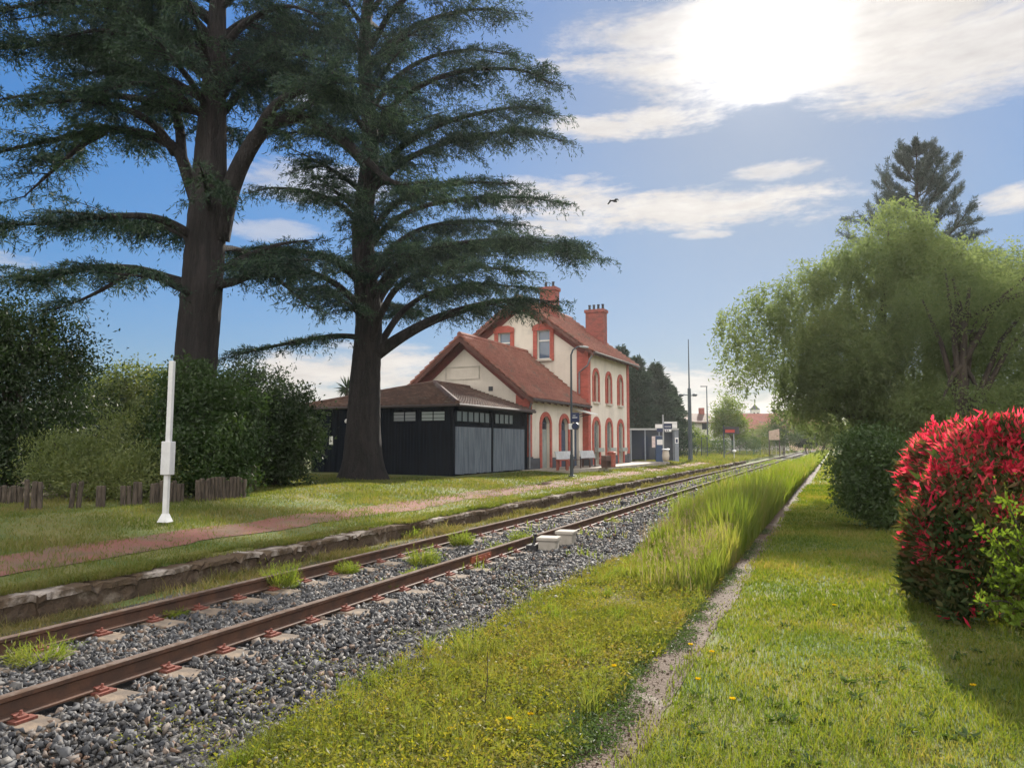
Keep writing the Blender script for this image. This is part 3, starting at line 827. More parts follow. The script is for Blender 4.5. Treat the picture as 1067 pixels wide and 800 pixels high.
# leave the two clerestory windows visible in front of the boards
mb.build('side_boards', M['darkwood'], sh)
def shed_window(cx, z0, z1, w, face, nbar, parent, lit):
    mb = MB(); g_ = MB()
    if face == 'side':
        y = -SL - .03
        for a, b, c, d in ((cx - w / 2, cx + w / 2, z0, z0 + .05), (cx - w / 2, cx + w / 2, z1 - .05, z1), (cx - w / 2, cx - w / 2 + .05, z0 + .05, z1 - .05), (cx + w / 2 - .05, cx + w / 2, z0 + .05, z1 - .05)):
            mb.box(a, b, y - .04, y, c, d)
        for k in range(1, nbar): mb.box(cx - w / 2 + w * k / nbar - .015, cx - w / 2 + w * k / nbar + .015, y - .03, y - .006, z0 + .05, z1 - .05)
        for k in (1, 2): mb.box(cx - w / 2 + .05, cx + w / 2 - .05, y - .022, y - .008, z0 + (z1 - z0) * k / 3 - .01, z0 + (z1 - z0) * k / 3 + .01)
        g_.box(cx - w / 2 + .04, cx + w / 2 - .04, y - .006, y + .003, z0 + .04, z1 - .04)
    else:
        xx = .012
        for a, b, c, d in ((cx - w / 2, cx + w / 2, z0, z0 + .05), (cx - w / 2, cx + w / 2, z1 - .05, z1), (cx - w / 2, cx - w / 2 + .05, z0 + .05, z1 - .05), (cx + w / 2 - .05, cx + w / 2, z0 + .05, z1 - .05)):
            mb.box(xx, xx + .04, a, b, c, d)
        for k in range(1, nbar): mb.box(xx + .004, xx + .034, cx - w / 2 + w * k / nbar - .02, cx - w / 2 + w * k / nbar + .02, z0 + .05, z1 - .05)
        g_.box(xx - .008, xx + .002, cx - w / 2 + .04, cx + w / 2 - .04, z0 + .04, z1 - .04)
    f = mb.build('window', M['darkwood'], parent)
    g_.build('pane', M['clergl'] if lit else M['clerdk'], f)
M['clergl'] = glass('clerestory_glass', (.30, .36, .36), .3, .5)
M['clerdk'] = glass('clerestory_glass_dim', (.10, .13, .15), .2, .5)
shed_window(-2.2, 2.1, 2.54, 1.15, 'side', 2, sh, False)
shed_window(-.88, 2.1, 2.54, 1.15, 'side', 2, sh, True)
# track side: posts, beam, two grey sliding doors with glazed strip above
MB().box(-.14, .0, -SL + .02, -SL + .16, 0, SE - .06).box(-.14, .0, -3.68, -3.54, 0, SE - .06).box(-.14, .0, -.30, -.06, 0, SE - .06).box(-.139, -.03, -SL + .16, -.30, 1.92, 2.06).build('door_post', M['darkwood'], sh)
for y0, y1 in ((-SL + .18, -3.70), (-3.52, -.32)):
    mb = MB(); y = y0
    while y < y1 - .01:
        w = min(random.uniform(.15, .21), y1 - y)
        mb.box(-.10, -.02 + random.uniform(-.006, .006), y + .004, y + w - .004, .06 + random.uniform(0, .03), 1.915); y += w
    mb.build('sliding_door', M['greywood'], sh)
shed_window(-5.35, 2.08, 2.56, 2.9, 'front', 6, sh, False)
shed_window(-2.55, 2.08, 2.56, 1.9, 'front', 4, sh, False)
# hipped roof
o_ = .38; ez = SE - .08; rz_ = 3.92
e00 = (-SW - o_, -SL - o_, ez); e10 = (o_, -SL - o_, ez); ap = (-SW / 2 + .3, -SL + SW / 2 + .3, rz_); rb = (-SW / 2 + .3, -.02, rz_)
rp = roof_sheet('roof', e10, (o_, -.02, ez), ap, rb, M['oldtile'], sh, .33, .23, .08)
roof_sheet('roof', e00, e10, tuple(np.array(ap) - (.02, 0, 0)), tuple(np.array(ap) + (.02, 0, 0)), M['oldtile'], sh, .33, .23, .08)
roof_sheet('roof', e00, (-SW - o_, -.02, ez), ap, rb, M['oldtile'], sh, .33, .23, .08)
MB().tube([tuple(np.array(e10) + (0, 0, .06)), tuple(np.array(ap) + (0, 0, .06)), tuple(np.array(rb) + (0, 0, .06))], .11, 8).tube([tuple(np.array(e00) + (0, 0, .06)), tuple(np.array(ap) + (0, 0, .06))], .11, 8).build('hip_tiles', M['oldtile'], rp)
MB().tube([(o_ + .05, -SL - o_, ez - .02), (o_ + .05, -.1, ez - .02)], .06, 8).tube([(-SW - o_, -SL - o_ - .05, ez - .03), (o_ + .05, -SL - o_ - .05, ez - .03)], .05, 8).build('gutter', M['darkzinc'], sh)
MB().box(-SW - .3, .28, -SL - .30, -SL - .25, ez - .14, ez - .02).box(.25, .30, -SL - .24, -.1, ez - .14, ez - .02).build('eaves_board', M['darkwood'], sh)
# side door, lamp, notice and cabinet at the far end of the side wall
mb = MB(); x = -5.5
while x < -4.6: mb.box(x, x + .12, -SL - .055, -SL - .028, .05, 1.98); x += .125
mb.build('side_door', M['greydoor'] if 'greydoor' in M else M['darkwood'], sh)
lampo = MB().lathe((-4.9, -SL - .14, 2.08), [(0, .03), (.03, .11), (.10, .13), (.17, .09), (.19, .03)], 12).build('wall_lamp', M['white'], sh, smooth=True)
MB().box(-5.9, -5.72, -SL - .045, -SL - .032, 1.22, 1.56).build('notice_plate', M['white'], sh)
# ------------------------------------------------------------------ platform furniture and small things
M['shelterglass'] = glass('shelter_glass', (.02, .028, .05), .12, .5)
M['posterpink'] = surf('poster', (.62, .52, .52), .6, .25, 6)
M['bluebox'] = surf('blue_cabinet', (.03, .06, .13), .5, .15)
M['signred'] = surf('red_sign', (.36, .04, .03), .5, .1)
M['galv'] = surf('galvanised', (.42, .44, .46), .5, .15, 3, metal=.4)
M['postwhite'] = surf('post_white', (.52, .53, .55), .5, .12, 4, fine=18)
M['darkpole'] = surf('pole_paint', (.045, .06, .075), .5, .2, 3)
M['navy'] = surf('navy_panel', (.018, .03, .09), .5, .15, 3)
M['signwhite'] = surf('sign_white', (.75, .76, .78), .5, .06)
M['log'] = surf('grey_log', (.085, .068, .055), .95, .5, 6, c2=(.035, .028, .023), fine=30, bump=.6, stretch=(4, 4, .7))
M['concrete'] = surf('concrete', (.33, .305, .275), .9, .3, 5, c2=(.27, .25, .22), fine=40, bump=.3)
M['redpaint'] = surf('faded_red_paint', (.34, .10, .075), .7, .25, 4)
M['benchwhite'] = surf('bench_white', (.50, .51, .52), .6, .2, 4)
M['benchwood'] = surf('bench_wood', (.10, .055, .045), .8, .3, 5)
M['steel'] = surf('brushed_panel', (.22, .25, .30), .45, .2, 3, metal=.3)
M['green_mesh'] = surf('green_fence_paint', (.03, .09, .075), .6, .2)

# white post with a sleeve, by the palisade
x, y, _ = at(172, 545, 13.1); pz = platform_z(x)
po = thing('marker_post', 'tall white metal post with a box sleeve at mid height and flared foot', 'post', (x, y, pz), R(12))
H = rise(376, 13.1) - pz
po.rotation_euler = (0, R(.6), R(12))
MB().box(-.042, .042, -.038, .038, .13, H).build('shaft', M['postwhite'], po, bevel=.008)
MB().box(-.088, .088, -.075, .075, .80, 1.37).build('sleeve', M['postwhite'], po, bevel=.01)
mb = MB(); mb.v = [(-.095, -.09, 0), (.095, -.09, 0), (.095, .09, 0), (-.095, .09, 0), (-.045, -.041, .14), (.045, -.041, .14), (.045, .041, .14), (-.045, .041, .14)]
mb.f = [(0, 3, 2, 1), (4, 5, 6, 7), (0, 1, 5, 4), (1, 2, 6, 5), (2, 3, 7, 6), (3, 0, 4, 7)]
mb.build('foot', M['postwhite'], po)

# log edging of the planted bed, in broken runs
def log_run(px0, px1, d0, d1, h, label, lean=0, zoff=0):
    a = flat(px0, d0); b = flat(px1, d1)
    L = float(np.hypot(*(b - a)[:2])); k = max(2, int(L / .092))
    t = thing('log_palisade', label, 'log edging', (a[0], a[1], platform_z(a[0])), 0, 'runs of log edging round the shrub bed')
    for i in range(k):
        q = (b - a) * ((i + .5) / k); hh = h * random.uniform(.86, 1.08); r = .050 * random.uniform(.85, 1.1)
        lx, ly = random.uniform(-.03, .03) + lean * .1, random.uniform(-.03, .03)
        dz = platform_z(a[0] + q[0]) - platform_z(a[0]) + zoff
        MB().tube([(q[0], q[1], dz - .1), (q[0] + lx * .6, q[1] + ly * .5, dz + hh * .6), (q[0] + lx, q[1] + ly, dz + hh - .02), (q[0] + lx, q[1] + ly, dz + hh)], [r, r * .98, r, r * .82], 9).build('log', M['log'], t)
log_run(-60, 27, 15.2, 15.6, .34, 'leftmost run of low grey logs edging the dark shrub bed')
log_run(28, 48, 14.2, 14.3, .50, 'taller short run of grey logs left of the olive shrub')
log_run(73, 88, 14.6, 14.7, .46, 'small cluster of leaning grey logs below the olive shrub', 1)
log_run(103, 112, 14.8, 14.9, .42, 'pair of lone upright logs below the olive shrub')
log_run(128, 151, 15.2, 15.4, .42, 'run of grey logs just left of the white post')
log_run(158, 193, 15.6, 16.3, .42, 'run of grey logs directly behind the white post')
log_run(206, 257, 16.4, 17.6, .44, 'longest neat run of grey logs right of the white post')

# small weathered bench by the round bush
bp = flat(246, 19.6); bz = platform_z(bp[0])
be = thing('picnic_bench', 'small weathered wooden table bench half hidden beside the round bush', 'bench', (bp[0], bp[1], bz), R(30))
mb = MB()
for k in range(4): mb.box(-.55, .55, -.26 + k * .135, -.14 + k * .135, .60, .635)
mb.build('tabletop', M['log'], be)
for sx in (-1, 1):
    MB().prism([(sx * .4, -.22, 0), (sx * .4, -.14, 0), (sx * .4, .04, .6), (sx * .4, -.04, .6)], (.05, 0, 0)).prism([(sx * .4 + .052, .22, 0), (sx * .4 + .052, .14, 0), (sx * .4 + .052, -.04, .6), (sx * .4 + .052, .04, .6)], (.05, 0, 0)).build('leg', M['log'], be)

# lamp pole with the clock and stop panel, in front of the annex
x, y, _ = flat(595.6, 32); z = platform_z(x)
lp = thing('platform_lamp', 'slim dark lamp pole with curved top carrying a navy panel and clock before the station', 'lamp post', (x, y, z), R(-2))
Hl = rise(367, 32) - z
MB().tube([(0, 0, 0), (0, 0, .05), (0, 0, .06), (0, 0, .9), (0, 0, .92), (0, 0, Hl - .1), (.05, .1, Hl + .12), (.16, .3, Hl + .26), (.30, .5, Hl + .30)], [.13, .13, .075, .075, .055, .04, .035, .03, .03], 10).build('pole', M['darkpole'], lp)
MB().prism([(.24, .38, Hl + .25), (.40, .42, Hl + .25), (.50, .82, Hl + .26), (.34, .86, Hl + .26)], (0, 0, .07)).build('lamp_head', M['galv'], lp, bevel=.01)
zs = rise(440, 32) - z
o = MB().box(.0, .36, -.10, .0, zs, zs + .40).build('sign_panel', M['navy'], lp, bevel=.008)
MB().box(.08, .30, -.104, -.1015, zs + .18, zs + .21).box(.10, .22, -.104, -.1015, zs + .27, zs + .29).build('white_marks', M['signwhite'], o)
MB().box(-.10, .06, -.09, -.05, zs - .30, zs - .05).build('notice', M['signwhite'], lp)
c = MB().tube([(.20, -.12, zs - .17), (.20, .02, zs - .17)], .15, 20).build('clock', M['darkpole'], lp)
MB().tube([(.20, -.128, zs - .17), (.20, -.121, zs - .17)], .115, 20).build('clock_face', M['navy'], c)

# two white benches, red table, red bin before the facade
def bench(px, d, label, w):
    x, y, _ = flat(px, d); z = .515
    t = thing('platform_bench', label, 'bench', (x, y, z), R(-2.4), 'white backed benches before the station')
    MB().prism([(-.30, -w, .46), (-.26, -w, .46), (-.36, -w, .84), (-.40, -w, .84)], (0, 2 * w, 0)).build('backrest', M['benchwhite'], t)
    MB().box(-.27, .18, -w, w, .41, .435).build('seat', M['benchwood'], t)
    for s in (-1, 1):
        MB().box(-.26, -.20, s * (w - .12) - .03, s * (w - .12) + .03, 0, .41).build('leg', M['benchwood'], t)
        MB().box(.12, .18, s * (w - .12) - .03, s * (w - .12) + .03, 0, .41).build('leg', M['benchwood'], t)
    return t
bench(594.5, 36.6, 'white backed bench behind the lamp pole with the clock', 1.1)
bench(618, 39.8, 'white backed bench under the ground floor shuttered windows', 1.05)
x, y, _ = flat(586, 34.4)
t = thing('stool', 'small dark wooden side stool left of the lamp pole', 'stool', (x, y, .515), R(10))
MB().box(-.28, .28, -.25, .25, .44, .49).build('seat', M['redpaint'], t)
for sx in (-1, 1):
    for sy in (-1, 1): MB().box(sx * .22 - .03, sx * .22 + .03, sy * .19 - .03, sy * .19 + .03, 0, .44).build('leg', M['redpaint'], t)
x, y, _ = flat(637, 39.2)
t = thing('litter_bin', 'faded red round litter bin with a lid ring on the station apron', 'bin', (x, y, .515))
MB().lathe((0, 0, 0), [(0, .19), (.03, .21), (.70, .22), (.72, .21)], 14).build('bin_body', M['redpaint'], t)
MB().lathe((0, 0, .72), [(0, .24), (.04, .24), (.06, .18), (.10, .15)], 14).build('lid', M['redpaint'], t)
x, y, _ = flat(631.5, 38.6)
t = thing('flower_planter', 'narrow dark wooden planter trough standing left of the red bin', 'planter', (x, y, .515), R(-2.4))
MB().box(-.14, .14, -.36, .36, .34, .60).build('trough', M['benchwood'], t)
for sy in (-1, 1): MB().box(-.14, .14, sy * .32 - .03, sy * .32 + .03, 0, .34).build('leg', M['benchwood'], t)

# small shelter and ticket corner past the station
x, y, _ = flat(657.5, 54)
sx = thing('waiting_shelter', 'dark glazed flat roofed waiting shelter with grey end panel beyond the station', 'shelter', (x, y, .5), R(22.5))
Wd, Dp, Hh = 3.0, 2.4, rise(448, 54) - .5
MB().box(0, Wd, 0, .06, .1, Hh).build('back_glass', M['shelterglass'], sx)
for k in range(4): MB().box(Wd * k / 3 - .04, Wd * k / 3 + .04, -.05, -.003, 0, Hh).build('post', M['steel'], sx)
MB().box(-.15, Wd + .35, -.3, Dp + .2, Hh + .003, Hh + .11).build('roof', M['galv'], sx)
MB().box(Wd + .063, Wd + .13, -.06, Dp, .0, Hh).build('end_panel', M['steel'], sx)
MB().box(Wd + .05, Wd + .35, -.16, -.10, 0, Hh - .02).build('end_panel', M['steel'], sx)
MB().box(-.05, .003, .07, Dp, .1, Hh).build('side_glass', M['glass'], sx)
MB().box(1.48, 1.98, -.03, -.01, .95, 1.75).build('poster', M['posterpink'], sx)
o = MB().box(Wd + .09, Wd + .33, -.18, -.163, 1.25, 1.65).build('notice', M['signwhite'], sx)
MB().box(Wd + .14, Wd + .28, -.19, -.182, 1.30, 1.56).build('notice_picture', M['navy'], o)
MB().box(.3, Wd - .3, .5, .9, .42, .47).build('bench_seat', M['galv'], sx)

x, y, _ = flat(691.2, 50)
sg = thing('platform_sign', 'thin grey post with a cluster of white and navy direction boards by the shelter', 'sign', (x, y, .5), R(18))
Hs = rise(432, 50) - .5
MB().tube([(0, 0, 0), (0, 0, Hs)], .045, 8).build('pole', M['galv'], sg)
def board(x0, x1, z0, z1, m, yy=-.08): return MB().box(x0, x1, yy - .03, yy, z0, z1).build('sign_board', m, sg)
zr = lambda py: rise(py, 50) - .5
board(-.52, -.06, zr(446), zr(442), M['signwhite'])
b_ = board(.02, .55, zr(447), zr(441.6), M['navy'])
MB().box(.08, .50, -.115, -.1115, zr(444.7), zr(444.2)).build('white_line', M['signwhite'], b_)
board(.06, .90, zr(441.2), zr(439.4), M['signwhite'])
board(.58, .90, zr(446), zr(441.5), M['signwhite'])
board(-.42, -.03, zr(450), zr(446.5), M['navy'])
b_ = board(.10, .52, zr(449.8), zr(447.3), M['signwhite'])
MB().box(.16, .25, -.115, -.1115, zr(449.2), zr(447.9)).box(.29, .36, -.115, -.1115, zr(449.2), zr(447.9)).build('marks', M['navy'], b_)
x, y, _ = flat(687.3, 51)
t = thing('ticket_machine', 'narrow blue ticket machine with pale screen left of the sign post', 'ticket machine', (x, y, .5), R(20))
MB().box(-.26, .26, -.2, .2, 0, 1.75).build('cabinet', M['bluebox'], t, bevel=.02)
MB().box(-.2, .2, -.215, -.202, 1.15, 1.5).build('screen', M['signwhite'], t)
x, y, _ = flat(693.5, 49)
t = thing('waste_bag_bin', 'pale bag bin with a grey lid at the foot of the sign post', 'bin', (x, y, .5))
MB().lathe((0, 0, 0), [(.10, .10), (.18, .20), (.45, .24), (.72, .20), (.80, .17)], 12).build('bag', M['sill'], t, smooth=True)
MB().lathe((0, 0, .82), [(0, .26), (.05, .26), (.07, .2)], 14).build('lid', M['galv'], t)
MB().tube([(.0, .20, 0), (.0, .20, .85)], .03, 6).build('stake', M['galv'], t)

# radio mast with two lamp heads, slim street lamp, display board, marker
x, y, _ = flat(719.2, 60); z = .45
ms = thing('lamp_mast', 'tallest slim mast with two drooping lamp heads beyond the shelter', 'mast', (x, y, z), R(10))
Hm = rise(353, 60) - z
MB().tube([(0, 0, 0), (0, 0, .3), (0, 0, rise(405, 60) - z), (0, 0, rise(404, 60) - z), (0, 0, Hm)], [.22, .17, .13, .06, .03], 10).build('pole', M['darkpole'], ms)
zl = rise(412, 60) - z
MB().tube([(-.62, 0, zl + .12), (0, 0, zl), (.42, 0, zl - .02)], .035, 6).build('crossarm', M['darkpole'], ms)
for sx_ in (-.62, .42): MB().lathe((sx_, -.06, zl - .08), [(0, .13), (.06, .19), (.16, .20), (.22, .08)], 10).build('lamp_head', M['darkpole'], ms, smooth=True)
x, y, _ = flat(737.5, 88)
sl = thing('street_lamp', 'slender grey street lamp with a flat head before the grey house', 'street lamp', (x, y, .4), R(23))
Hq = rise(403, 88) - .4
MB().tube([(0, 0, 0), (0, 0, Hq)], [.10, .055], 8).build('pole', M['darkpole'], sl)
MB().box(-.72, .08, -.1, .1, Hq, Hq + .10).build('lamp_head', M['darkpole'], sl, bevel=.02)
x, y, _ = flat(754.3, 70)
db = thing('display_board', 'black board with red band on a thin pole beside the track', 'sign', (x, y, .4), R(23))
zb = lambda py: rise(py, 70) - .4
MB().tube([(0, 0, 0), (0, 0, zb(443))], .06, 8).build('pole', M['darkpole'], db)
o = MB().box(.02, 1.40, -.12, -.03, zb(452), zb(444.6)).build('board', M['pot'], db)
MB().box(.12, .98, -.130, -.122, zb(450.6), zb(447.6)).build('red_band', M['signred'], o)
MB().tube([(.92, -.02, 0), (.92, -.02, zb(452))], .04, 8).build('pole', M['galv'], db)
MB().lathe((.92, -.08, .55), [(0, .08), (.06, .18), (.16, .18), (.22, .08)], 10).build('white_disc', M['signwhite'], db)

# cable boxes beside the near rail
cb = [(571.5, 567, .155, 'nearer squat concrete cable box beside the near rail'), (588, 560, .145, 'farther taller concrete cable box beside the near rail')]
for i, (px, py, hw, lab) in enumerate(cb):
    x, y = (-4.56, 12.35) if i == 0 else (-4.50, 13.1)
    t = thing('cable_box', lab, 'concrete box', (x, y, -.16), R(8 - 5 * i), 'concrete cable boxes by the track')
    h = .22 + .03 * i
    MB().box(-hw, hw, -hw * .95, hw * .95, 0, h).build('box_body', M['concrete'], t, bevel=.015)
    MB().box(-hw - .025, hw + .025, -hw - .02, hw + .02, h + .002, h + .06).build('lid', M['concrete'], t, bevel=.012)
t = thing('point_lever', 'small black iron lever stub standing before the concrete cable boxes', 'lever', (-4.80, 12.25, -.13))
MB().box(-.09, .09, -.12, .12, 0, .12).build('base', M['pot'], t)
MB().tube([(0, 0, .1), (.02, .02, .24), (.02, .02, .30)], [.03, .025, .045], 8).build('stub', M['pot'], t)

# bird crossing the sky
bx = at(640, 210, 30)
M['bird'] = surf('bird_feather', (.03, .03, .035), .8)
bd = thing('bird', 'small dark bird in flight with wings down below the long cloud', 'bird', tuple(bx), R(60))
MB().tube([(-.16, 0, 0), (-.10, 0, .015), (.0, 0, .02), (.09, 0, .02), (.13, 0, .015), (.17, 0, 0)], [.012, .03, .05, .035, .028, .006], 8).build('body', M['bird'], bd, smooth=True)
for s in (-1, 1):
    MB().prism([(.07, s * .03, .02), (-.05, s * .03, .02), (-.09, s * .16, .05), (.02, s * .19, .06)], (0, 0, .008)).prism([(.02, s * .19, .061), (-.09, s * .16, .051), (-.10, s * .30, -.06), (-.03, s * .29, -.055)], (0, 0, .008)).build('wing', M['bird'], bd)
MB().prism([(-.14, -.03, 0), (-.14, .03, 0), (-.25, .05, 0), (-.25, -.05, 0)], (0, 0, .008)).build('tail', M['bird'], bd)

# ------------------------------------------------------------------ the far end of the line
def far_house(name, label, px, d, w, dep, he, hr, mw, mr, rz=0, base=None, wins=(), chim=False, group=None):
    x, y, _ = flat(px, d)
    b = base if base is not None else .3
    t = thing(name, label, 'house', (x, y, b), R(rz), group)
    MB().prism([(-w / 2, 0, 0), (w / 2, 0, 0), (w / 2, 0, he), (-w / 2, 0, he)], (0, dep, 0)).prism([(-w / 2 + .01, .01, he), (-w / 2 + .01, dep - .01, he), (-w / 2 + .01, dep / 2, hr - .1)], (w - .02, 0, 0)).build('wall', mw, t)
    r = MB()
    r.prism([(-w / 2 - .4, -.5, he - .15), (-w / 2 - .4, dep / 2, hr), (-w / 2 - .4, dep / 2, hr + .18), (-w / 2 - .4, -.5, he + .05)], (w + .8, 0, 0))
    r.prism([(-w / 2 - .4, dep + .5, he - .15), (-w / 2 - .4, dep / 2 + .01, hr), (-w / 2 - .4, dep / 2 + .01, hr + .18), (-w / 2 - .4, dep + .5, he + .05)], (w + .8, 0, 0))
    ro = r.build('roof', mr, t)
    if chim: MB().box(w * .25, w * .25 + .7, dep / 2 - .3, dep / 2 + .4, hr - .2, hr + 1.0).build('chimney', M['chimney'], ro)
    for (wx, wz, ww, wh) in wins:
        f = MB(); f.box(wx - ww / 2 - .08, wx + ww / 2 + .08, -.06, -.003, wz - wh / 2 - .08, wz + wh / 2 + .08)
        f = f.build('window', M['frame'], t)
        MB().box(wx - ww / 2, wx + ww / 2, -.075, -.062, wz - wh / 2, wz + wh / 2).build('pane', M['glass'], f)
    return t
M['farwall'] = surf('pale_render', (.46, .45, .42), .9, .15)
M['farwall2'] = surf('ochre_render', (.50, .38, .28), .9, .15)
far_house('far_house', 'pale grey house with a dull red roof behind the tall mast', 728, 108, 4.6, 8, rise(440, 108) - .3, rise(431, 108) - .3, M['farwall'], M['oldtile'], 23, wins=((.9, 2.0, .8, 1.3), (.9, 4.0, .8, 1.1), (-1.0, 4.0, .8, 1.1)), chim=True)
far_house('far_house', 'long low house with a broad red roof beyond the round tree', 786, 150, 13, 9, rise(447, 150) - .3, rise(431, 150) - .3, M['farwall'], M['tile'], 10, wins=((-2, 2, 1, 1.3), (2, 2, 1, 1.3)))
far_house('far_house', 'ochre house with an orange roof showing under the willow', 842, 165, 11, 9, rise(448, 165) - .3, rise(430, 165) - .3, M['farwall2'], M['tile'], 20, wins=((-2, 3, 1, 1.3), (2, 3, 1, 1.3)))
far_house('garden_hut', 'small pale gabled hut with a brown roof left of the hoarding', 779, 118, 5.5, 5, rise(456, 118) - .3, rise(447, 118) - .3, M['farwall'], M['oldtile'], 60)
x, y, _ = flat(787.5, 210)
t = thing('church_tower', 'distant grey square tower with a dark cap rising over the red roof', 'tower', (x, y, 0), R(20))
zt = lambda py: rise(py, 210)
MB().box(-1.1, 1.1, -1.1, 1.1, 0, zt(427)).build('shaft', M['farwall'], t)
mb = MB(); mb.tube([(0, 0, zt(427)), (0, 0, zt(426)), (0, 0, zt(424)), (0, 0, zt(421.5))], [1.5, 1.3, .7, .15], 4); mb.build('cap', M['plinth'], t)
for s in (-.5, .5): MB().box(s - .2, s + .2, -1.13, -1.103, zt(433), zt(430)).build('louvre', M['pot'], t)
MB().box(-3.6, -1.13, -1, 1, 0, zt(430)).build('nave_wall', M['farwall'], t)
x, y, _ = flat(807.5, 100)
t = thing('hoarding', 'pale pink wooden hoarding panel standing on posts at the far trackside', 'hoarding', (x, y, .1), R(20))
MB().prism([(-.75, 0, rise(459, 100)), (.6, 0, rise(459, 100)), (.6, 0, rise(447.5, 100)), (-.75, 0, rise(450, 100))], (0, .08, 0)).build('panel', surf('pink_boards', (.40, .30, .24), .8, .2), t)
for s in (-.7, .62): MB().box(s - .06, s + .06, .085, .18, 0, rise(449, 100)).build('post', M['log'], t)
def mesh_fence(name, label, px0, d0, px1, d1, h, mat, n, z=.4):
    a = flat(px0, d0); b = flat(px1, d1)
    t = thing(name, label, 'fence', (a[0], a[1], z))
    v = b - a; L = float(np.hypot(v[0], v[1])); an = math.atan2(v[1], v[0]); t.rotation_euler = (0, 0, an)
    for k in range(n + 1): MB().box(L * k / n - .03, L * k / n + .03, -.03, .03, 0, h + .08).build('post', mat, t)
    mb = MB(); k = int(L / .16)
    for i in range(k): mb.box(i * L / k - .012, i * L / k + .012, -.045, -.033, .05, h)
    for zz in (.08, h * .5, h - .04): mb.box(0, L, -.055, -.046, zz - .02, zz + .02)
    mb.build('mesh_panel', mat, t)
    return t
mesh_fence('mesh_fence', 'dark green wire mesh fence between the tall mast and the round tree', 722, 84, 792, 96, 1.7, M['green_mesh'], 9)
mesh_fence('garden_gate', 'short dark metal gate panel standing right of the tall mast', 731, 72, 737, 72.5, 1.9, M['darkpole'], 1)
mesh_fence('picket_fence', 'pale grey paling fence under the far hoarding', 795, 104, 818, 102, 1.2, M['concrete'], 5, .2)
# ------------------------------------------------------------------ leaves, crowns, conifers
def unit(a): return a / np.maximum(np.linalg.norm(a, axis=-1, keepdims=True), 1e-9)
def leaf_quads(P, D, Ln, Wd, g, fold=.0):
    """rhombic leaves: base P, long axis D, length, width; random roll"""
    n = len(P); D = unit(D)
    a = g.normal(size=(n, 3)); S = unit(np.cross(D, a)); Nn = np.cross(S, D)
    Ln = np.broadcast_to(Ln, (n,))[:, None]; Wd = np.broadcast_to(Wd, (n,))[:, None]
    mid = P + D * Ln * .45
    V = np.stack([P, mid + S * Wd * .5 + Nn * Wd * fold, P + D * Ln, mid - S * Wd * .5 + Nn * Wd * fold], 1).reshape(-1, 3)
    T = np.arange(n * 4).reshape(n, 4)
    return V, T
def rand_dir(n, g, up=0.0):
    d = unit(g.normal(size=(n, 3))); d[:, 2] += up
    return unit(d)
def blob_points(blobs, per, g, shell=.55):
    """points through the outer part of ellipsoids; returns points and outward direction"""
    Ps, Ds = [], []
    vol = np.array([(b[3] * b[4] * b[5]) ** .75 for b in blobs]); cnt = np.maximum(4, (per * vol / vol.sum()).astype(int))
    for b, k in zip(blobs, cnt):
        d = rand_dir(k, g); r = shell + (1 - shell) * g.random(k) ** .6
        bump = 1 + .16 * np.sin(d[:, 0] * 5 + b[0] * 3) * np.sin(d[:, 1] * 5.3 + b[1] * 2) + .13 * np.sin(d[:, 2] * 8 + b[2] * 4 + d[:, 0] * 4)
        Ps.append(np.array(b[:3]) + d * (r * bump)[:, None] * np.array(b[3:6])); Ds.append(d)
    return np.concatenate(Ps), np.concatenate(Ds)
def crown(name, blobs, clumps, leaves, lsize, lwid, clump_r, mat, parent, g, shell=.5, up=.15, zmin=None, outward=.5, droop=0.0):
    C_, D_ = blob_points(blobs, clumps, g, shell)
    if zmin is not None:
        k = C_[:, 2] > zmin; C_, D_ = C_[k], D_[k]
    rr = clump_r * g.lognormal(0, .3, len(C_))
    n = len(C_) * leaves
    P = np.repeat(C_, leaves, 0) + np.clip(g.normal(size=(n, 3)), -2, 2) * (np.repeat(rr, leaves)[:, None] * np.array([.6, .6, .42]))
    D = unit(rand_dir(n, g) + np.repeat(D_, leaves, 0) * outward + np.array([0, 0, up - droop]))
    V, T = leaf_quads(P, D, lsize * g.lognormal(0, .22, n), lwid * g.lognormal(0, .2, n), g, .12)
    return np_mesh(name, V, T, mat, parent)
M['bark'] = surf('bark', (.055, .043, .034), .95, .45, 2.5, c2=(.03, .024, .02), fine=16, bump=.9, stretch=(3, 3, .5), bdist=.05)
M['cedarbark'] = surf('cedar_bark', (.027, .023, .024), .95, .7, 2.0, c2=(.012, .011, .012), fine=7, bump=1.0, stretch=(3.4, 3.4, .5), bdist=.12)

def curve(pts, n):
    """Catmull-Rom through points, n samples"""
    P = np.array(pts, float)
    P = np.vstack([2 * P[0] - P[1], P, 2 * P[-1] - P[-2]])
    k = len(P) - 3; out = []
    for u in np.linspace(0, k - 1e-6, n):
        i = int(u); t = u - i; p0, p1, p2, p3 = P[i:i + 4]
        out.append(.5 * (2 * p1 + (p2 - p0) * t + (2 * p0 - 5 * p1 + 4 * p2 - p3) * t * t + (3 * p1 - p0 - 3 * p2 + p3) * t ** 3))
    return np.array(out)

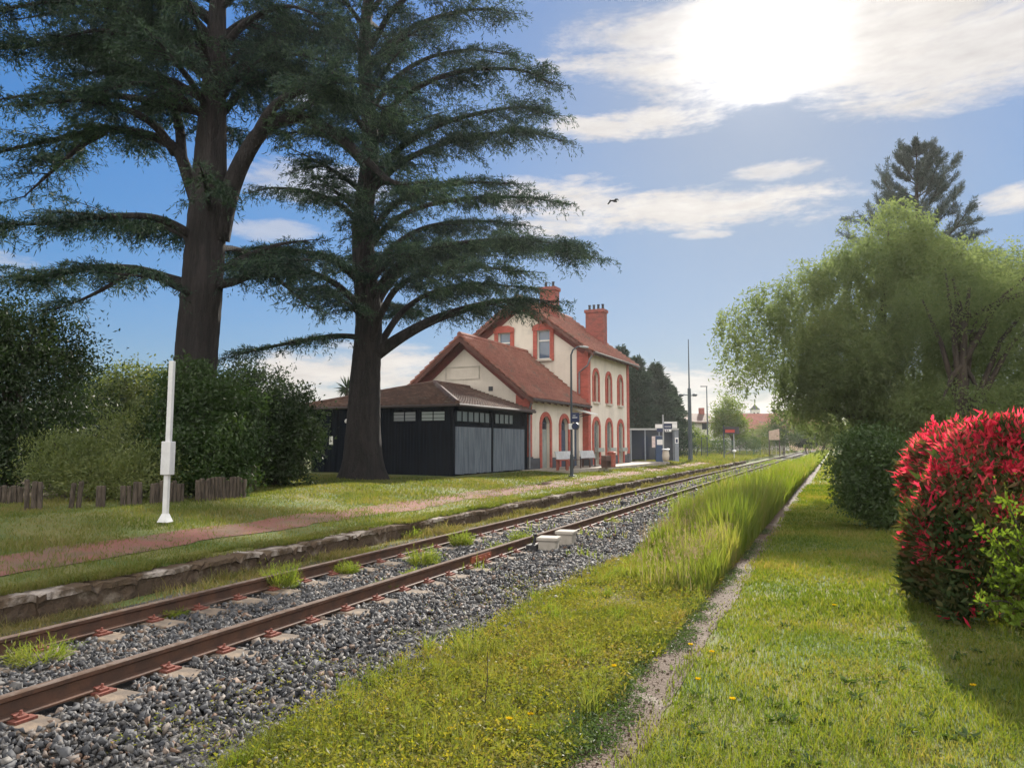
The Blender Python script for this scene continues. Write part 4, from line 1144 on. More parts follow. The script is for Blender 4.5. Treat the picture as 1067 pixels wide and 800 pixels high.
# ---- cedars: trunk with heavy limbs, flat plates of twigs with hanging tips
def cedar(name, label, trunk, trad, limbs, g, leafm, dens=1.0, base=None):
    base = trunk[0]
    t = thing(name, label, 'cedar tree', tuple(base), 0, 'old cedars on the platform')
    wood = MB()
    tc = curve(trunk, 40); tr = np.interp(np.linspace(0, 1, 40), np.linspace(0, 1, len(trad)), trad)
    # fluted, uneven trunk
    n0 = len(wood.v); seg = 56; NT = 110
    tc = curve(trunk, NT); tr = np.interp(np.linspace(0, 1, NT), np.linspace(0, 1, len(trad)), trad)
    ph1, ph2 = g.uniform(0, 6, 2)
    for i, p in enumerate(tc):
        for k in range(seg):
            a = 2 * PI * k / seg
            h_ = i / NT * 40
            fl = 1 + .05 * math.sin(5 * a + h_ * .11 + ph1) + .04 * math.sin(3 * a - h_ * .17 + ph2) + (.26 * math.exp(-h_ / 1.1) * (1 + math.sin(4 * a + 1 + ph1)) if h_ < 7 else 0)
            fl += .020 * math.sin(19 * a + 1.6 * math.sin(h_ * 1.3) + ph2) * (.6 + .4 * math.sin(h_ * 4.1 + a * 3)) + .014 * math.sin(11 * a - h_ * .9) * math.sin(h_ * 5.3 + 2 * a) + g.normal() * .006
            wood.v.append((p[0] + math.cos(a) * tr[i] * fl, p[1] + math.sin(a) * tr[i] * fl, p[2] - (.12 if i == 0 else 0)))
    for i in range(NT - 1):
        for k in range(seg):
            a = i * seg + k; b = i * seg + (k + 1) % seg
            wood.f.append((n0 + a, n0 + b, n0 + b + seg, n0 + a + seg))
    BP, BD, BL = [], [], []
    for L in limbs:
        pts, r0, f0, reach = L[:4]; dn = L[4] if len(L) > 4 else 1.0
        c = curve(pts, 26)
        seglen = np.linalg.norm(np.diff(c, axis=0), axis=1); tot = seglen.sum()
        rr = r0 * .78 * (1 - np.linspace(0, 1, 26)) ** .9 + .015
        wood.tube([tuple(q) for q in c], list(rr), 8)
        m = max(3, int(tot * (1 - f0) / .165 * dn))
        s = np.sort(f0 + (1 - f0) * g.random(m)); cum = np.concatenate([[0], np.cumsum(seglen)]) / tot
        P = np.stack([np.interp(s, cum, c[:, k]) for k in range(3)], 1)
        Tn = np.stack([np.interp(s, cum, np.gradient(c[:, k])) for k in range(3)], 1); Tn = unit(Tn)
        H = Tn.copy(); H[:, 2] = 0; H = unit(H + 1e-6); S = np.stack([H[:, 1], -H[:, 0], H[:, 2] * 0], 1)
        ang = np.radians(g.uniform(15, 85, m)); sd = g.choice([-1, 1], m)
        D = H * np.cos(ang)[:, None] + S * (np.sin(ang) * sd)[:, None]; D[:, 2] += g.normal(-.01, .13, m)
        ln = reach * (.45 + .55 * np.sin(PI * np.clip((s - f0) / (1 - f0) * .85 + .15, 0, 1))) * g.uniform(.5, 1.15, m) * (.50 + .72 * (.5 + .5 * np.sin(s * tot * 2.6 + g.uniform(0, 6))))
        BP.append(P); BD.append(unit(D)); BL.append(ln)
        BP.append(c[-1:]); BD.append(unit(Tn[-1:] * np.array([1, 1, .3]))); BL.append(np.array([reach * .5]))
    BP, BD, BL = np.concatenate(BP), np.concatenate(BD), np.concatenate(BL)
    nb = len(BP)
    # twigs along the branches
    bend = g.uniform(.02, .09, nb)
    for i in range(nb):
        ss = np.linspace(0, BL[i], 5)
        q = BP[i] + BD[i] * ss[:, None]; q[:, 2] -= bend[i] * ss ** 2
        wood.tube([tuple(a) for a in q], [.022, .018, .013, .009, .005], 3, caps=False)
    cnt = np.maximum(3, (BL / .046 * dens).astype(int)); idx = np.repeat(np.arange(nb), cnt); k = len(idx)
    s = g.random(k) ** .85; sl = s * BL[idx]
    P = BP[idx] + BD[idx] * sl[:, None]; P[:, 2] -= bend[idx] * sl ** 2
    H = BD[idx].copy(); H[:, 2] -= 2 * bend[idx] * sl; H = unit(H); S = unit(np.cross(H, np.array([0, 0, 1.0])))
    ang = np.radians(g.uniform(25, 85, k)); sd = g.choice([-1, 1], k)
    D = H * np.cos(ang)[:, None] + S * (np.sin(ang) * sd)[:, None]; D[:, 2] += g.normal(-.06, .20, k) - .25 * s
    D = unit(D); tl = (.22 + .48 * g.random(k)) * (1.15 - .45 * s)
    tb = g.uniform(.3, 1.3, k)
    # needle sprays along the twigs
    c2 = np.maximum(3, (tl / .036).astype(int)); id2 = np.repeat(np.arange(k), c2); m = len(id2)
    u = g.random(m) * tl[id2]
    Q = P[id2] + D[id2] * u[:, None]; Q[:, 2] -= tb[id2] * u ** 2
    E = D[id2] * .8 + g.normal(size=(m, 3)) * .55; E[:, 2] -= tb[id2] * u * 1.2 - .12
    V, T = leaf_quads(Q, E, g.uniform(.09, .19, m), g.uniform(.017, .032, m), g)
    wood_o = wood.build('trunk', M['cedarbark'], t, smooth=True)
    cr = np_mesh('crown', V, T, leafm, t)
    for o in (wood_o, cr):
        o.matrix_parent_inverse = Matrix.Translation(-Vector(base))
    print('cedar', name, 'sprays', m)
    return t
M['cedar'] = leaf('cedar_needles', [(.009, .022, .021), (.015, .034, .026), (.028, .056, .033), (.052, .088, .044)], .22, .02, .5, .5, (1.2, 1.25, .7))
gc = np.random.default_rng(4)
def limb_px(d, pts, r0, f0, reach, dens=1.0):
    """pts: (px, py, metres behind the trunk)"""
    return ([at(px, py, d + o) for px, py, o in pts], r0, f0, reach, dens)
def limb_az(px, py, d, azd, length, rise_, r0, f0, reach, dens=1.0):
    p = at(px, py, d); a = R(azd); v = _r * math.cos(a) + _fh * math.sin(a)
    q = [p + v * length * s + np.array([0, 0, rise_ * (s ** .7) - .5 * length * .12 * s * s]) for s in (0, .35, .7, 1)]
    return (q, r0, f0, reach, dens)

D2 = 26.3
trunk2 = [np.append(at(378, 480, D2)[:2], .42)] + [at(px, py, D2) for px, py in ((379, 440), (381, 390), (384, 330), (378, 240), (386, 150), (380, 50), (391, -60), (396, -150))]
L2 = []
l = lambda *a: L2.append(limb_px(D2, *a))
# lower limb sweeping right over the roof, and its upswept brothers; every limb climbs, then runs out flat
l([(388, 372, 0), (420, 350, -.3), (455, 332, -.6), (500, 318, -1.0), (540, 312, -1.4), (575, 314, -1.7)], .30, .42, 1.5, 1.6)
l([(386, 378, 0), (400, 352, .4), (422, 322, .9), (455, 303, 1.5), (500, 296, 2.0), (550, 300, 2.3)], .18, .40, 1.6, 1.5)
l([(384, 365, 0), (396, 330, -.9), (414, 300, -1.7), (445, 284, -2.5), (490, 278, -3.1), (540, 283, -3.6)], .17, .36, 1.6, 1.5)
l([(383, 335, 0), (405, 296, .5), (435, 270, .9), (480, 258, 1.2), (530, 256, 1.2), (580, 262, 1.1), (622, 270, .9)], .19, .28, 1.5, 1.7)
l([(383, 320, 0), (405, 285, -.8), (440, 262, -1.8), (490, 252, -2.5), (545, 250, -2.9), (590, 256, -3.2)], .16, .26, 1.6, 1.6)
l([(382, 300, 0), (405, 262, .8), (440, 238, 2), (490, 230, 3), (540, 234, 3.6)], .15, .25, 1.7, 1.5)
l([(382, 262, 0), (408, 232, .3), (445, 214, .7), (500, 206, 1.0), (550, 206, 1.2), (586, 212, 1.2)], .15, .45, 1.1, 1.5)
l([(382, 250, 0), (410, 214, -1), (450, 196, -1.8), (495, 190, -2.3), (530, 192, -2.6)], .15, .22, 1.4, 1.4)
l([(382, 205, 0), (415, 172, .4), (455, 152, .8), (505, 140, 1.2), (550, 138, 1.3), (582, 146, 1.3)], .16, .22, 1.4, 1.6)
l([(383, 190, 0), (415, 156, -1), (455, 132, -1.7), (500, 118, -2.2), (545, 112, -2.5), (575, 120, -2.6)], .15, .22, 1.4, 1.5)
l([(383, 140, 0), (415, 105, -.5), (455, 82, -1.2), (500, 72, -1.6), (545, 74, -1.9), (572, 86, -1.9)], .15, .2, 1.3, 1.5)
l([(383, 120, 0), (412, 82, .9), (448, 60, 1.8), (492, 52, 2.3), (535, 58, 2.5)], .14, .2, 1.3, 1.4)
l([(385, 70, 0), (415, 38, .2), (455, 18, .6), (500, 10, .8), (532, 14, .9)], .14, .15, 1.2, 1.4)
l([(386, 50, 0), (410, 10, -1), (440, -10, -2), (480, -18, -2.4), (512, -12, -2.5)], .13, .15, 1.2, 1.3)
l([(388, 10, 0), (420, -25, .5), (470, -45, 1), (510, -45, 1.2)], .12, .1, 1.2)
# left layers
l([(380, 352, 0), (350, 350, -.5), (310, 356, -1.2), (270, 364, -1.8), (240, 372, -2.2)], .12, .10, .9, 1.2)
l([(380, 325, 0), (350, 296, .5), (312, 280, .9), (272, 274, 1.2), (240, 278, 1.4)], .16, .15, 1.4, 1.5)
l([(380, 300, 0), (352, 274, -.8), (315, 262, -1.6), (272, 258, -2.2), (245, 264, -2.4)], .15, .15, 1.4, 1.5)
l([(381, 240, 0), (355, 214, .6), (322, 200, 1.3), (285, 196, 1.8), (264, 200, 2.0)], .13, .3, 1.0, 1.1)
l([(382, 175, 0), (355, 150, -.7), (322, 138, -1.4), (290, 140, -2)], .13, .2, 1.2, 1.2)
l([(384, 120, 0), (352, 92, .5), (318, 80, 1), (285, 80, 1.4)], .13, .15, 1.3, 1.4)
l([(386, 65, 0), (352, 35, -.5), (312, 22, -1), (278, 22, -1.4)], .13, .1, 1.3, 1.4)
l([(388, 5, 0), (350, -25, .4), (310, -38, .8)], .12, .1, 1.3)
for (py, azd, ln, rs) in ((335, 255, 3.6, .7), (320, 75, 4.2, .8), (300, 300, 3.4, .7), (268, 285, 3.6, .7), (262, 100, 4, .8), (235, 255, 3.2, .7), (205, 240, 3.4, .7), (195, 320, 3.0, .7), (190, 60, 3.8, .8), (165, 300, 3.4, .7), (150, 330, 3.0, .6), (140, 255, 3.4, .7), (112, 95, 3.4, .8), (105, 300, 3.2, .6), (80, 270, 3, .6), (70, 320, 3, .6), (35, 250, 3, .6), (22, 80, 3.2, .7), (10, 300, 3, .6), (-20, 270, 2.8, .6)):
    L2.append(limb_az(383, py, D2, azd, ln, rs, .12, .2, 1.4, 1.4))
cedar('cedar_tree', 'broad dark cedar with flat layered branches standing against the wooden shed and station', trunk2, [.68, .55, .49, .44, .37, .30, .22, .14, .07], L2, gc, M['cedar'], 1.0)

D1 = 21.0
trunk1 = [np.append(at(196, 500, D1)[:2], .42)] + [at(px, py, D1) for px, py in ((200, 440), (204, 380), (211, 300), (216, 230), (220, 150), (224, 70), (228, -20), (230, -120))]
L1 = []
l = lambda *a: L1.append(limb_px(D1, *a))
# the great arching limb to the right
l([(228, 250, 0), (238, 205, -.2), (254, 165, -.5), (278, 132, -.8), (312, 122, -1.0), (350, 140, -1.2), (385, 170, -1.5), (410, 190, -1.7), (450, 190, -2.0)], .36, .35, 1.5, .9)
l([(262, 152, -.6), (285, 112, -1.2), (320, 92, -1.8), (360, 84, -2.2), (400, 92, -2.6)], .20, .2, 1.5, 1.3)
l([(300, 122, -1), (330, 105, -.3), (370, 102, .4), (410, 118, .9)], .14, .15, 1.3, 1.2)
# left forks
l([(212, 235, 0), (198, 190, .2), (183, 155, .3), (150, 140, .4), (110, 135, .5), (60, 145, .6), (10, 156, .6), (-30, 166, .6)], .25, .35, 1.4, 1.4)
l([(183, 160, .3), (160, 130, -.4), (125, 112, -1.0), (80, 105, -1.5), (30, 110, -1.8)], .16, .25, 1.4, 1.1)
l([(190, 168, .3), (184, 120, .8), (160, 80, 1.4), (120, 55, 1.8), (70, 45, 2.0)], .18, .25, 1.5, 1.2)
l([(110, 137, .5), (85, 152, .3), (55, 178, .0), (25, 205, -.2)], .12, .1, 1.2, 1.0)
l([(212, 258, 0), (188, 238, -.5), (155, 226, -1.0), (105, 226, -1.6), (50, 232, -2.0), (0, 236, -2.3)], .17, .2, 1.4, 1.5)
l([(212, 262, 0), (190, 244, .6), (160, 234, 1.2), (120, 232, 1.8), (70, 238, 2.2)], .14, .2, 1.3, 1.4)
l([(207, 300, 0), (175, 290, .3), (140, 280, .7), (95, 279, 1.0), (50, 288, 1.3), (0, 288, 1.5)], .19, .3, 1.4, 1.4)
l([(140, 281, .7), (115, 297, .2), (90, 310, -.2), (60, 322, -.5)], .09, .1, 1.1, .8)
l([(206, 310, 0), (185, 300, -.9), (160, 290, -1.8), (120, 285, -2.6)], .12, .4, 1.1, .7)
# right low plates
l([(222, 298, 0), (248, 292, -.4), (275, 280, -.8), (305, 272, -1.2), (340, 270, -1.4)], .17, .2, 1.3, 1.5)
l([(222, 285, 0), (255, 268, .5), (290, 255, 1.0), (325, 250, 1.4)], .13, .25, 1.2, 1.0)
l([(280, 282, -.8), (300, 300, -1), (322, 320, -1.2)], .06, .1, .9, .9)
# dense upper storeys
for (py, side, tip, dy, off, rch) in ((130, 1, 330, 70, .8, 1.5), (105, 1, 340, 55, -.9, 1.5), (80, 1, 350, 30, .6, 1.6), (60, 1, 330, 5, -1.2, 1.5), (15, 1, 330, -30, -.4, 1.4), (50, 1, 300, 15, 1.3, 1.5), (95, 1, 290, 62, .2, 1.4),
    (130, -1, 110, 85, -1.2, 1.5), (110, -1, 80, 70, 1.0, 1.5), (85, -1, 60, 30, -.8, 1.6), (62, -1, 20, 10, .9, 1.6), (45, -1, 0, 0, -1.4, 1.5), (70, -1, -30, 45, .2, 1.5), (20, -1, 60, -25, .3, 1.4), (0, -1, 30, -40, -1, 1.4), (120, -1, -10, 95, -.3, 1.3), (55, -1, 130, 20, 1.4, 1.5), (25, -1, 140, -5, -.6, 1.5)):
    x0 = 222
    l([(x0, py, 0), (x0 + (tip - x0) * .35, py + (dy - py) * .7, off * .5), (x0 + (tip - x0) * .7, dy + 2, off), (tip, dy + 10, off * 1.3)], .15, .12, rch, 1.3)
for (py, azd, ln, rs) in ((120, 262, 3, 1.0), (125, 100, 3.2, 1.0), (80, 280, 3, .9), (75, 70, 3.2, .9), (40, 250, 2.8, .7), (30, 95, 3, .8), (-10, 280, 2.6, .6), (260, 80, 3.2, .7), (230, 285, 2.2, .8)):
    L1.append(limb_az(220, py, D1, azd, ln, rs, .13, .25, 1.3, 1.2))
cedar('cedar_tree', 'taller cedar with forked bare trunk rising out of the shrubs behind the white post', trunk1, [.66, .60, .56, .53, .50, .40, .30, .20, .10], L1, gc, M['cedar'], 1.0)
# ------------------------------------------------------------------ shrubs, hedges, broadleaf trees, willow, pine
gg = np.random.default_rng(17)
M['lf_dark'] = leaf('leaves_dark', [(.010, .020, .010), (.018, .034, .013), (.030, .052, .018)], .25, .018, .4)
M['lf_olive'] = leaf('leaves_olive', [(.065, .092, .032), (.10, .13, .045), (.155, .175, .062)], .35, .018, .45)
M['lf_mid'] = leaf('leaves_mid', [(.030, .058, .020), (.050, .086, .026), (.075, .115, .036)], .38, .018, .4)
M['lf_bright'] = leaf('leaves_bright', [(.07, .115, .022), (.11, .16, .032), (.15, .19, .045)], .5, .018, .4)
M['lf_ivy'] = leaf('leaves_ivy', [(.016, .034, .012), (.028, .055, .017), (.050, .085, .025)], .35, .018, .4)
M['lf_willow'] = leaf('leaves_willow', [(.105, .145, .072), (.14, .18, .088), (.175, .21, .105)], .62, 0, .5, .35, (1.15, 1.15, .72))
M['lf_pine'] = leaf('needles_pine', [(.016, .030, .028), (.024, .042, .038), (.034, .054, .044)], .2, .05, .5)
M['lf_blue'] = leaf('leaves_bluegreen', [(.020, .040, .034), (.032, .056, .044), (.048, .076, .054)], .2, .018, .5)
M['lf_red'] = leaf('photinia_red', [(.20, .018, .03), (.48, .030, .065), (.70, .062, .12), (.64, .16, .14)], .5, 0, .35, 1.2, (1.5, .95, 1.05))
M['lf_phot'] = leaf('photinia_green', [(.024, .045, .020), (.048, .074, .030), (.085, .080, .036), (.15, .055, .042)], .3, 0, .4, 1.2)
M['lf_twig'] = leaf('bright_twig_leaves', [(.06, .10, .016), (.10, .15, .026), (.15, .20, .04)], .5, .0, .35)

def stem_set(base, tips, r, n=5, up=.6):
    mb = MB(); b = Vector(base)
    for tp in tips:
        tp = Vector(tp); m = b.lerp(tp, .5); m.z += up * .2
        mb.tube([b, m, tp], [r, r * .7, r * .35], 6, caps=False)
    return mb
def blobs_px(lst):
    """(px, py, d, half-width px, half-height px, depth m) -> ellipsoids in metres"""
    o = []
    for px, py, d, hw, hh, dp in lst:
        c = at(px, py, d); o.append((c[0], c[1], c[2], hw / F * d, dp, hh / F * d))
    return o
def local(b, base): return [(x - base[0], y - base[1], z - base[2], a, c, e) for x, y, z, a, c, e in b]
def shrub(name, label, cat, lst, base_px, d, z, clumps, leaves, ls, lw, cr, mat, group=None, zmin=.03, stems=6, shell=.45, **k):
    bx = flat(base_px, d, z); b = local(blobs_px(lst), bx)
    t = thing(name, label, cat, tuple(bx), 0, group)
    crown('foliage', b, clumps, leaves, ls, lw, cr, mat, t, gg, shell=shell, zmin=zmin, **k)
    tips = [tuple(Vector(bb[:3]) + Vector((random.uniform(-.4, .4) * bb[3], random.uniform(-.4, .4) * bb[4], random.uniform(.0, .5) * bb[5]))) for bb in (b * stems)[:stems]]
    stem_set((0, 0, -.05), tips, .035, up=.2).build('stems', M['bark'], t)
    return t
def tree(name, label, lst, base_px, d, z, clumps, leaves, ls, lw, cr, mat, r0=.2, group=None, shell=.4, cat='tree', bark='bark', nl=10, **k):
    bx = flat(base_px, d, z); b = local(blobs_px(lst), bx)
    t = thing(name, label, cat, tuple(bx), 0, group)
    crown('crown', b, clumps, leaves, ls, lw, cr, mat, t, gg, shell=shell, **k)
    top = max(b, key=lambda q: q[2])
    mb = MB(); h = top[2]
    tr = curve([(0, 0, -.1), (top[0] * .2 + r0 * .5, top[1] * .2, h * .35), (top[0] * .6, top[1] * .6, h * .7), (top[0], top[1], h)], 14)
    mb.tube([tuple(q) for q in tr], list(np.linspace(r0, r0 * .15, 14)), 9)
    for i in range(nl):
        bb = b[i % len(b)]; s = tr[random.randint(4, 11)]
        e = Vector(bb[:3]) + Vector((random.uniform(-.6, .6) * bb[3], random.uniform(-.6, .6) * bb[4], random.uniform(-.1, .6) * bb[5]))
        s = Vector(s); m = s.lerp(e, .5) + Vector((0, 0, .12 * (e - s).length))
        mb.tube([s, m, e], [r0 * .38, r0 * .25, r0 * .08], 6, caps=False)
    mb.build('trunk', M[bark], t, smooth=True)
    return t

# -- planted bed at the left, under the first cedar
tree('evergreen_tree', 'very dark dense evergreen filling the left edge beyond the logs', [(20, 420, 20, 75, 85, 2.2), (-30, 380, 20, 70, 90, 2.2), (45, 370, 21, 42, 45, 1.6), (-60, 450, 19, 90, 70, 2), (46, 470, 19.5, 40, 48, 1.4), (10, 355, 20.5, 40, 36, 1.4)],
     10, 20.3, .5, 900, 60, .12, .045, .42, M['lf_dark'], .22, shell=.35)
shrub('olive_shrub', 'loose olive green shrub with arching sprays behind the low logs', 'shrub', [(95, 488, 17.2, 56, 36, 1.2), (134, 470, 17.6, 32, 44, 1.0), (66, 474, 17, 30, 30, .9), (110, 500, 16.6, 62, 28, .9), (150, 495, 16.8, 30, 34, .8)], 105, 17.2, .5, 420, 70, .085, .022, .30, M['lf_olive'], outward=.9, up=.35, shell=.35)
shrub('trunk_shrub', 'tall dark green shrub growing round the foot of the taller cedar', 'shrub', [(205, 445, 18.6, 40, 56, 1.2), (238, 436, 18.8, 24, 48, 1.0), (180, 470, 18.3, 36, 50, 1.0), (215, 485, 18, 45, 38, 1.0), (195, 400, 19, 24, 28, .8), (238, 470, 18.2, 22, 40, .8)], 208, 18.6, .5, 560, 70, .10, .042, .32, M['lf_ivy'], shell=.45)
shrub('round_bush', 'rounded dark laurel bush between the taller cedar and the shed corner', 'bush', [(285, 460, 22, 44, 46, 1.3), (305, 452, 22.3, 26, 34, 1.0), (265, 470, 22, 22, 40, .9)], 287, 22, .5, 460, 60, .11, .05, .30, M['lf_dark'], shell=.5)
tree('garden_tree', 'small yellow green garden tree glimpsed behind the olive shrub', [(145, 405, 32, 34, 26, 1.8), (125, 420, 32, 24, 24, 1.4), (165, 418, 32, 20, 24, 1.4)], 145, 32, .5, 420, 18, .16, .07, .42, M['lf_olive'], .14, 'low garden trees behind the shrub bed', shell=.3)
tree('garden_tree', 'dark leafy garden tree between the taller cedar and the round bush', [(268, 405, 34, 36, 30, 1.8), (300, 425, 34, 30, 26, 1.6), (245, 420, 34, 24, 40, 1.6)], 272, 34, .5, 480, 18, .16, .07, .42, M['lf_dark'], .16, 'low garden trees behind the shrub bed', shell=.3)
tree('garden_tree', 'blue green garden tree showing left of the olive shrub', [(95, 410, 36, 26, 30, 1.8), (75, 430, 36, 30, 34, 1.8)], 92, 36, .5, 420, 18, .16, .07, .42, M['lf_blue'], .16, 'low garden trees behind the shrub bed', shell=.3)
tree('garden_tree', 'rusty leaved garden tree deep behind the dark evergreen', [(110, 440, 30, 24, 40, 1.5), (60, 450, 32, 60, 40, 2), (180, 440, 31, 60, 36, 2), (10, 440, 32, 60, 40, 2)], 110, 31, .5, 700, 18, .16, .07, .42, M['lf_dark'], .16, 'low garden trees behind the shrub bed', shell=.3)
# hedge closing the yard behind the shed
hb = [(px, 455, 46, 40, 30, 1.6) for px in range(-120, 330, 55)]
shrub('yard_hedge', 'long dark garden hedge closing the view behind the shrub bed', 'hedge', hb, 120, 46, .5, 900, 16, .2, .09, .5, M['lf_dark'], stems=8)
# spiky palm-like top over the shed roof
x, y, _ = flat(360, 44); z = .5
pm = thing('yucca_palm', 'spiky little palm crown peeping over the shed roof beside the cedar trunk', 'palm', (x, y, z))
zc = rise(404, 44) - z
MB().tube([(0, 0, 0), (.1, 0, zc * .5), (0, 0, zc)], [.16, .13, .11], 8).build('trunk', M['bark'], pm)
nL = 90; d = rand_dir(nL, gg, .35)
V, T = leaf_quads(np.zeros((nL, 3)) + np.array([0, 0, zc]), d, gg.uniform(.55, .85, nL), .07, gg); np_mesh('crown', V, T, M['lf_dark'], pm)

# -- dark conifers behind the station's far end
def fir(name, label, px, d, ytop, hw, z, mat, g, n=4200, group=None, cat='conifer', lsz=.26):
    x, y, _ = flat(px, d); H = rise(ytop, d) - z; Rb = hw / F * d
    t = thing(name, label, cat, (x, y, z), 0, group)
    MB().tube([(0, 0, -.1), (.05, 0, H * .5), (0, 0, H * .97)], [Rb * .10 + .08, Rb * .06 + .05, .03], 8).build('trunk', M['bark'], t)
    k = n // 24; h = g.random(k) ** .8; an = g.random(k) * 2 * PI
    r = Rb * (1 - h) ** .62 * (.8 + .25 * np.sin(h * 40)) * g.uniform(.75, 1.1, k) + .12
    idx = np.repeat(np.arange(k), 24); m = len(idx); u = g.random(m) ** .6
    A = an[idx] + g.normal(size=m) * .16 / (u + .25)
    P = np.stack([np.cos(A) * r[idx] * u, np.sin(A) * r[idx] * u, H * (.05 + .95 * h[idx]) - u * r[idx] * .25 + g.normal(size=m) * .14], 1)
    Dd = np.stack([np.cos(A), np.sin(A), g.normal(.25, .4, m)], 1) + g.normal(size=(m, 3)) * .4
    V, T = leaf_quads(P, Dd, lsz * g.lognormal(0, .25, m), lsz * .36, g, .1)
    np_mesh('crown', V, T, mat, t); return t
for px, d, yt, hw, lab in ((664, 66, 374, 44, 'blue green conifer touching the far corner of the station'), (684, 69, 380, 46, 'middle blue green conifer above the shelter'), (699, 72, 404, 34, 'lower conifer just left of the tall mast'), (648, 68, 362, 44, 'tallest conifer tip rising behind the station roof end')):
    fir('conifer', lab, px, d, yt, hw * .9, .45, M['lf_blue'], gg, 16000, 'dark conifers beyond the station', lsz=.30)

# -- small trees and bushes at the end of the line
tree('round_tree', 'light round crowned tree beside the display board', [(760, 434, 98, 16, 20, 2.2), (770, 448, 98, 9, 14, 1.6), (751, 444, 98, 10, 18, 1.6)], 763, 98, .3, 420, 18, .3, .14, .6, M['lf_bright'], .2, shell=.25)
tree('trackside_tree', 'dark green rounded tree left of the hoarding', [(818, 446, 108, 15, 20, 2.2), (810, 455, 108, 11, 14, 1.8)], 816, 108, .2, 320, 16, .28, .13, .55, M['lf_mid'], .18, 'trees at the far end of the line')
tree('trackside_tree', 'bright green spreading tree beyond the hoarding', [(853, 452, 120, 24, 15, 3), (872, 446, 122, 18, 18, 3), (838, 456, 120, 12, 12, 2)], 855, 120, .1, 420, 18, .32, .15, .7, M['lf_bright'], .2, 'trees at the far end of the line')
tree('trackside_tree', 'pale green tree half hidden behind the round tree', [(796, 453, 125, 9, 10, 2), (787, 456, 122, 8, 8, 2)], 788, 125, .2, 320, 16, .3, .14, .6, M['lf_olive'], .18, 'trees at the far end of the line')
shrub('trackside_bush', 'dark low bush where the track disappears', 'bush', [(843, 458, 112, 11, 9, 2), (836, 461, 112, 8, 6, 1.6)], 841, 112, .0, 220, 16, .24, .11, .4, M['lf_dark'])
shrub('fence_shrub', 'small sunny shrub at the foot of the grey house', 'shrub', [(722, 456, 78, 9, 13, 1.2), (732, 461, 80, 8, 8, 1)], 724, 78, .4, 200, 16, .16, .08, .3, M['lf_bright'])
shrub('fence_shrub', 'low leafy shrub along the green mesh fence', 'shrub', [(745, 464, 82, 16, 6, 1.0), (780, 462, 90, 16, 7, 1.0)], 752, 82, .4, 220, 16, .16, .08, .3, M['lf_mid'])
shrub('fence_shrub', 'brownish shrub below the little gabled hut', 'shrub', [(782, 459, 104, 9, 9, 1.4), (795, 462, 104, 10, 6, 1.4)], 786, 104, .3, 220, 16, .2, .09, .35, M['lf_olive'])
hb = [(px, 452, 240, 26, 12, 5) for px in range(690, 1150, 38)]
shrub('distant_hedgerow', 'far off green tree belt closing the end of the railway line', 'hedgerow', hb, 900, 240, .1, 1100, 12, .7, .34, 1.3, M['lf_mid'], stems=6)

# -- right side: pine, willow, dark limbed tree, bushes, photinia hedge
def pine(px, d, z, g):
    x, y, _ = flat(px, d); base = np.array([x, y, z]); H = rise(152, d) - z
    t = thing('pine_tree', 'blue green pine with upswept open branches rising behind the willow', 'pine', (x, y, z))
    tr = curve([(0, 0, -.1), (.15, 0, H * .4), (-.1, 0, H * .75), (0, 0, H)], 16)
    mb = MB(); mb.tube([tuple(q) for q in tr], list(np.linspace(.42, .03, 16)), 10)
    tp, td = [], []
    def br(p, v, L, r, lev):
        v = v / np.linalg.norm(v); q = [p + v * L * s + np.array([0, 0, .22 * L * s * s]) for s in (0, .35, .7, 1)]
        mb.tube([tuple(a) for a in q], [r, r * .75, r * .5, r * .25], 5, caps=False)
        e = q[3] - q[2]; e /= np.linalg.norm(e)
        for s in np.linspace(.3 if lev else .45, 1, 7 if lev else 9):
            c = q[0] * (1 - s) + q[3] * s - np.array([0, 0, .22 * L * (s - s * s)])
            tp.append(c); td.append(e)
        if lev == 0:
            for s in np.linspace(.3, .95, 7):
                c = q[0] * (1 - s) + q[3] * s - np.array([0, 0, .22 * L * (s - s * s)])
                a = rand_dir(1, g, .25)[0] * .8 + v
                br(c, a, L * .32 * g.uniform(.6, 1.2), r * .4, 1)
    hs = np.linspace(.55, .985, 11)
    for i, h in enumerate(hs):
        k = 4
        for j in range(k):
            a = 2 * PI * (j / k) + i * 1.1 + g.normal() * .2
            L = (7.0 * (1 - h) ** .72 + .5) * g.uniform(.7, 1.12)
            br(np.array([np.interp(h, np.linspace(0, 1, 16), tr[:, 0]), np.interp(h, np.linspace(0, 1, 16), tr[:, 1]), H * h]), np.array([math.cos(a), math.sin(a), .30 + .5 * h ** 3]), L, .10 * (1.25 - h), 0)
    mb.build('trunk', M['bark'], t)
    tp, td = np.array(tp), np.array(td); k = 25; n_ = len(tp) * k
    P = np.repeat(tp, k, 0) + g.normal(size=(n_, 3)) * .07; D = np.repeat(td, k, 0) * .9 + g.normal(size=(n_, 3)) * .75 + np.array([0, 0, .3])
    V, T = leaf_quads(P, D, g.uniform(.16, .28, n_), .03, g); np_mesh('crown', V, T, M['lf_pine'], t)
pine(968, 44, .2, gg)

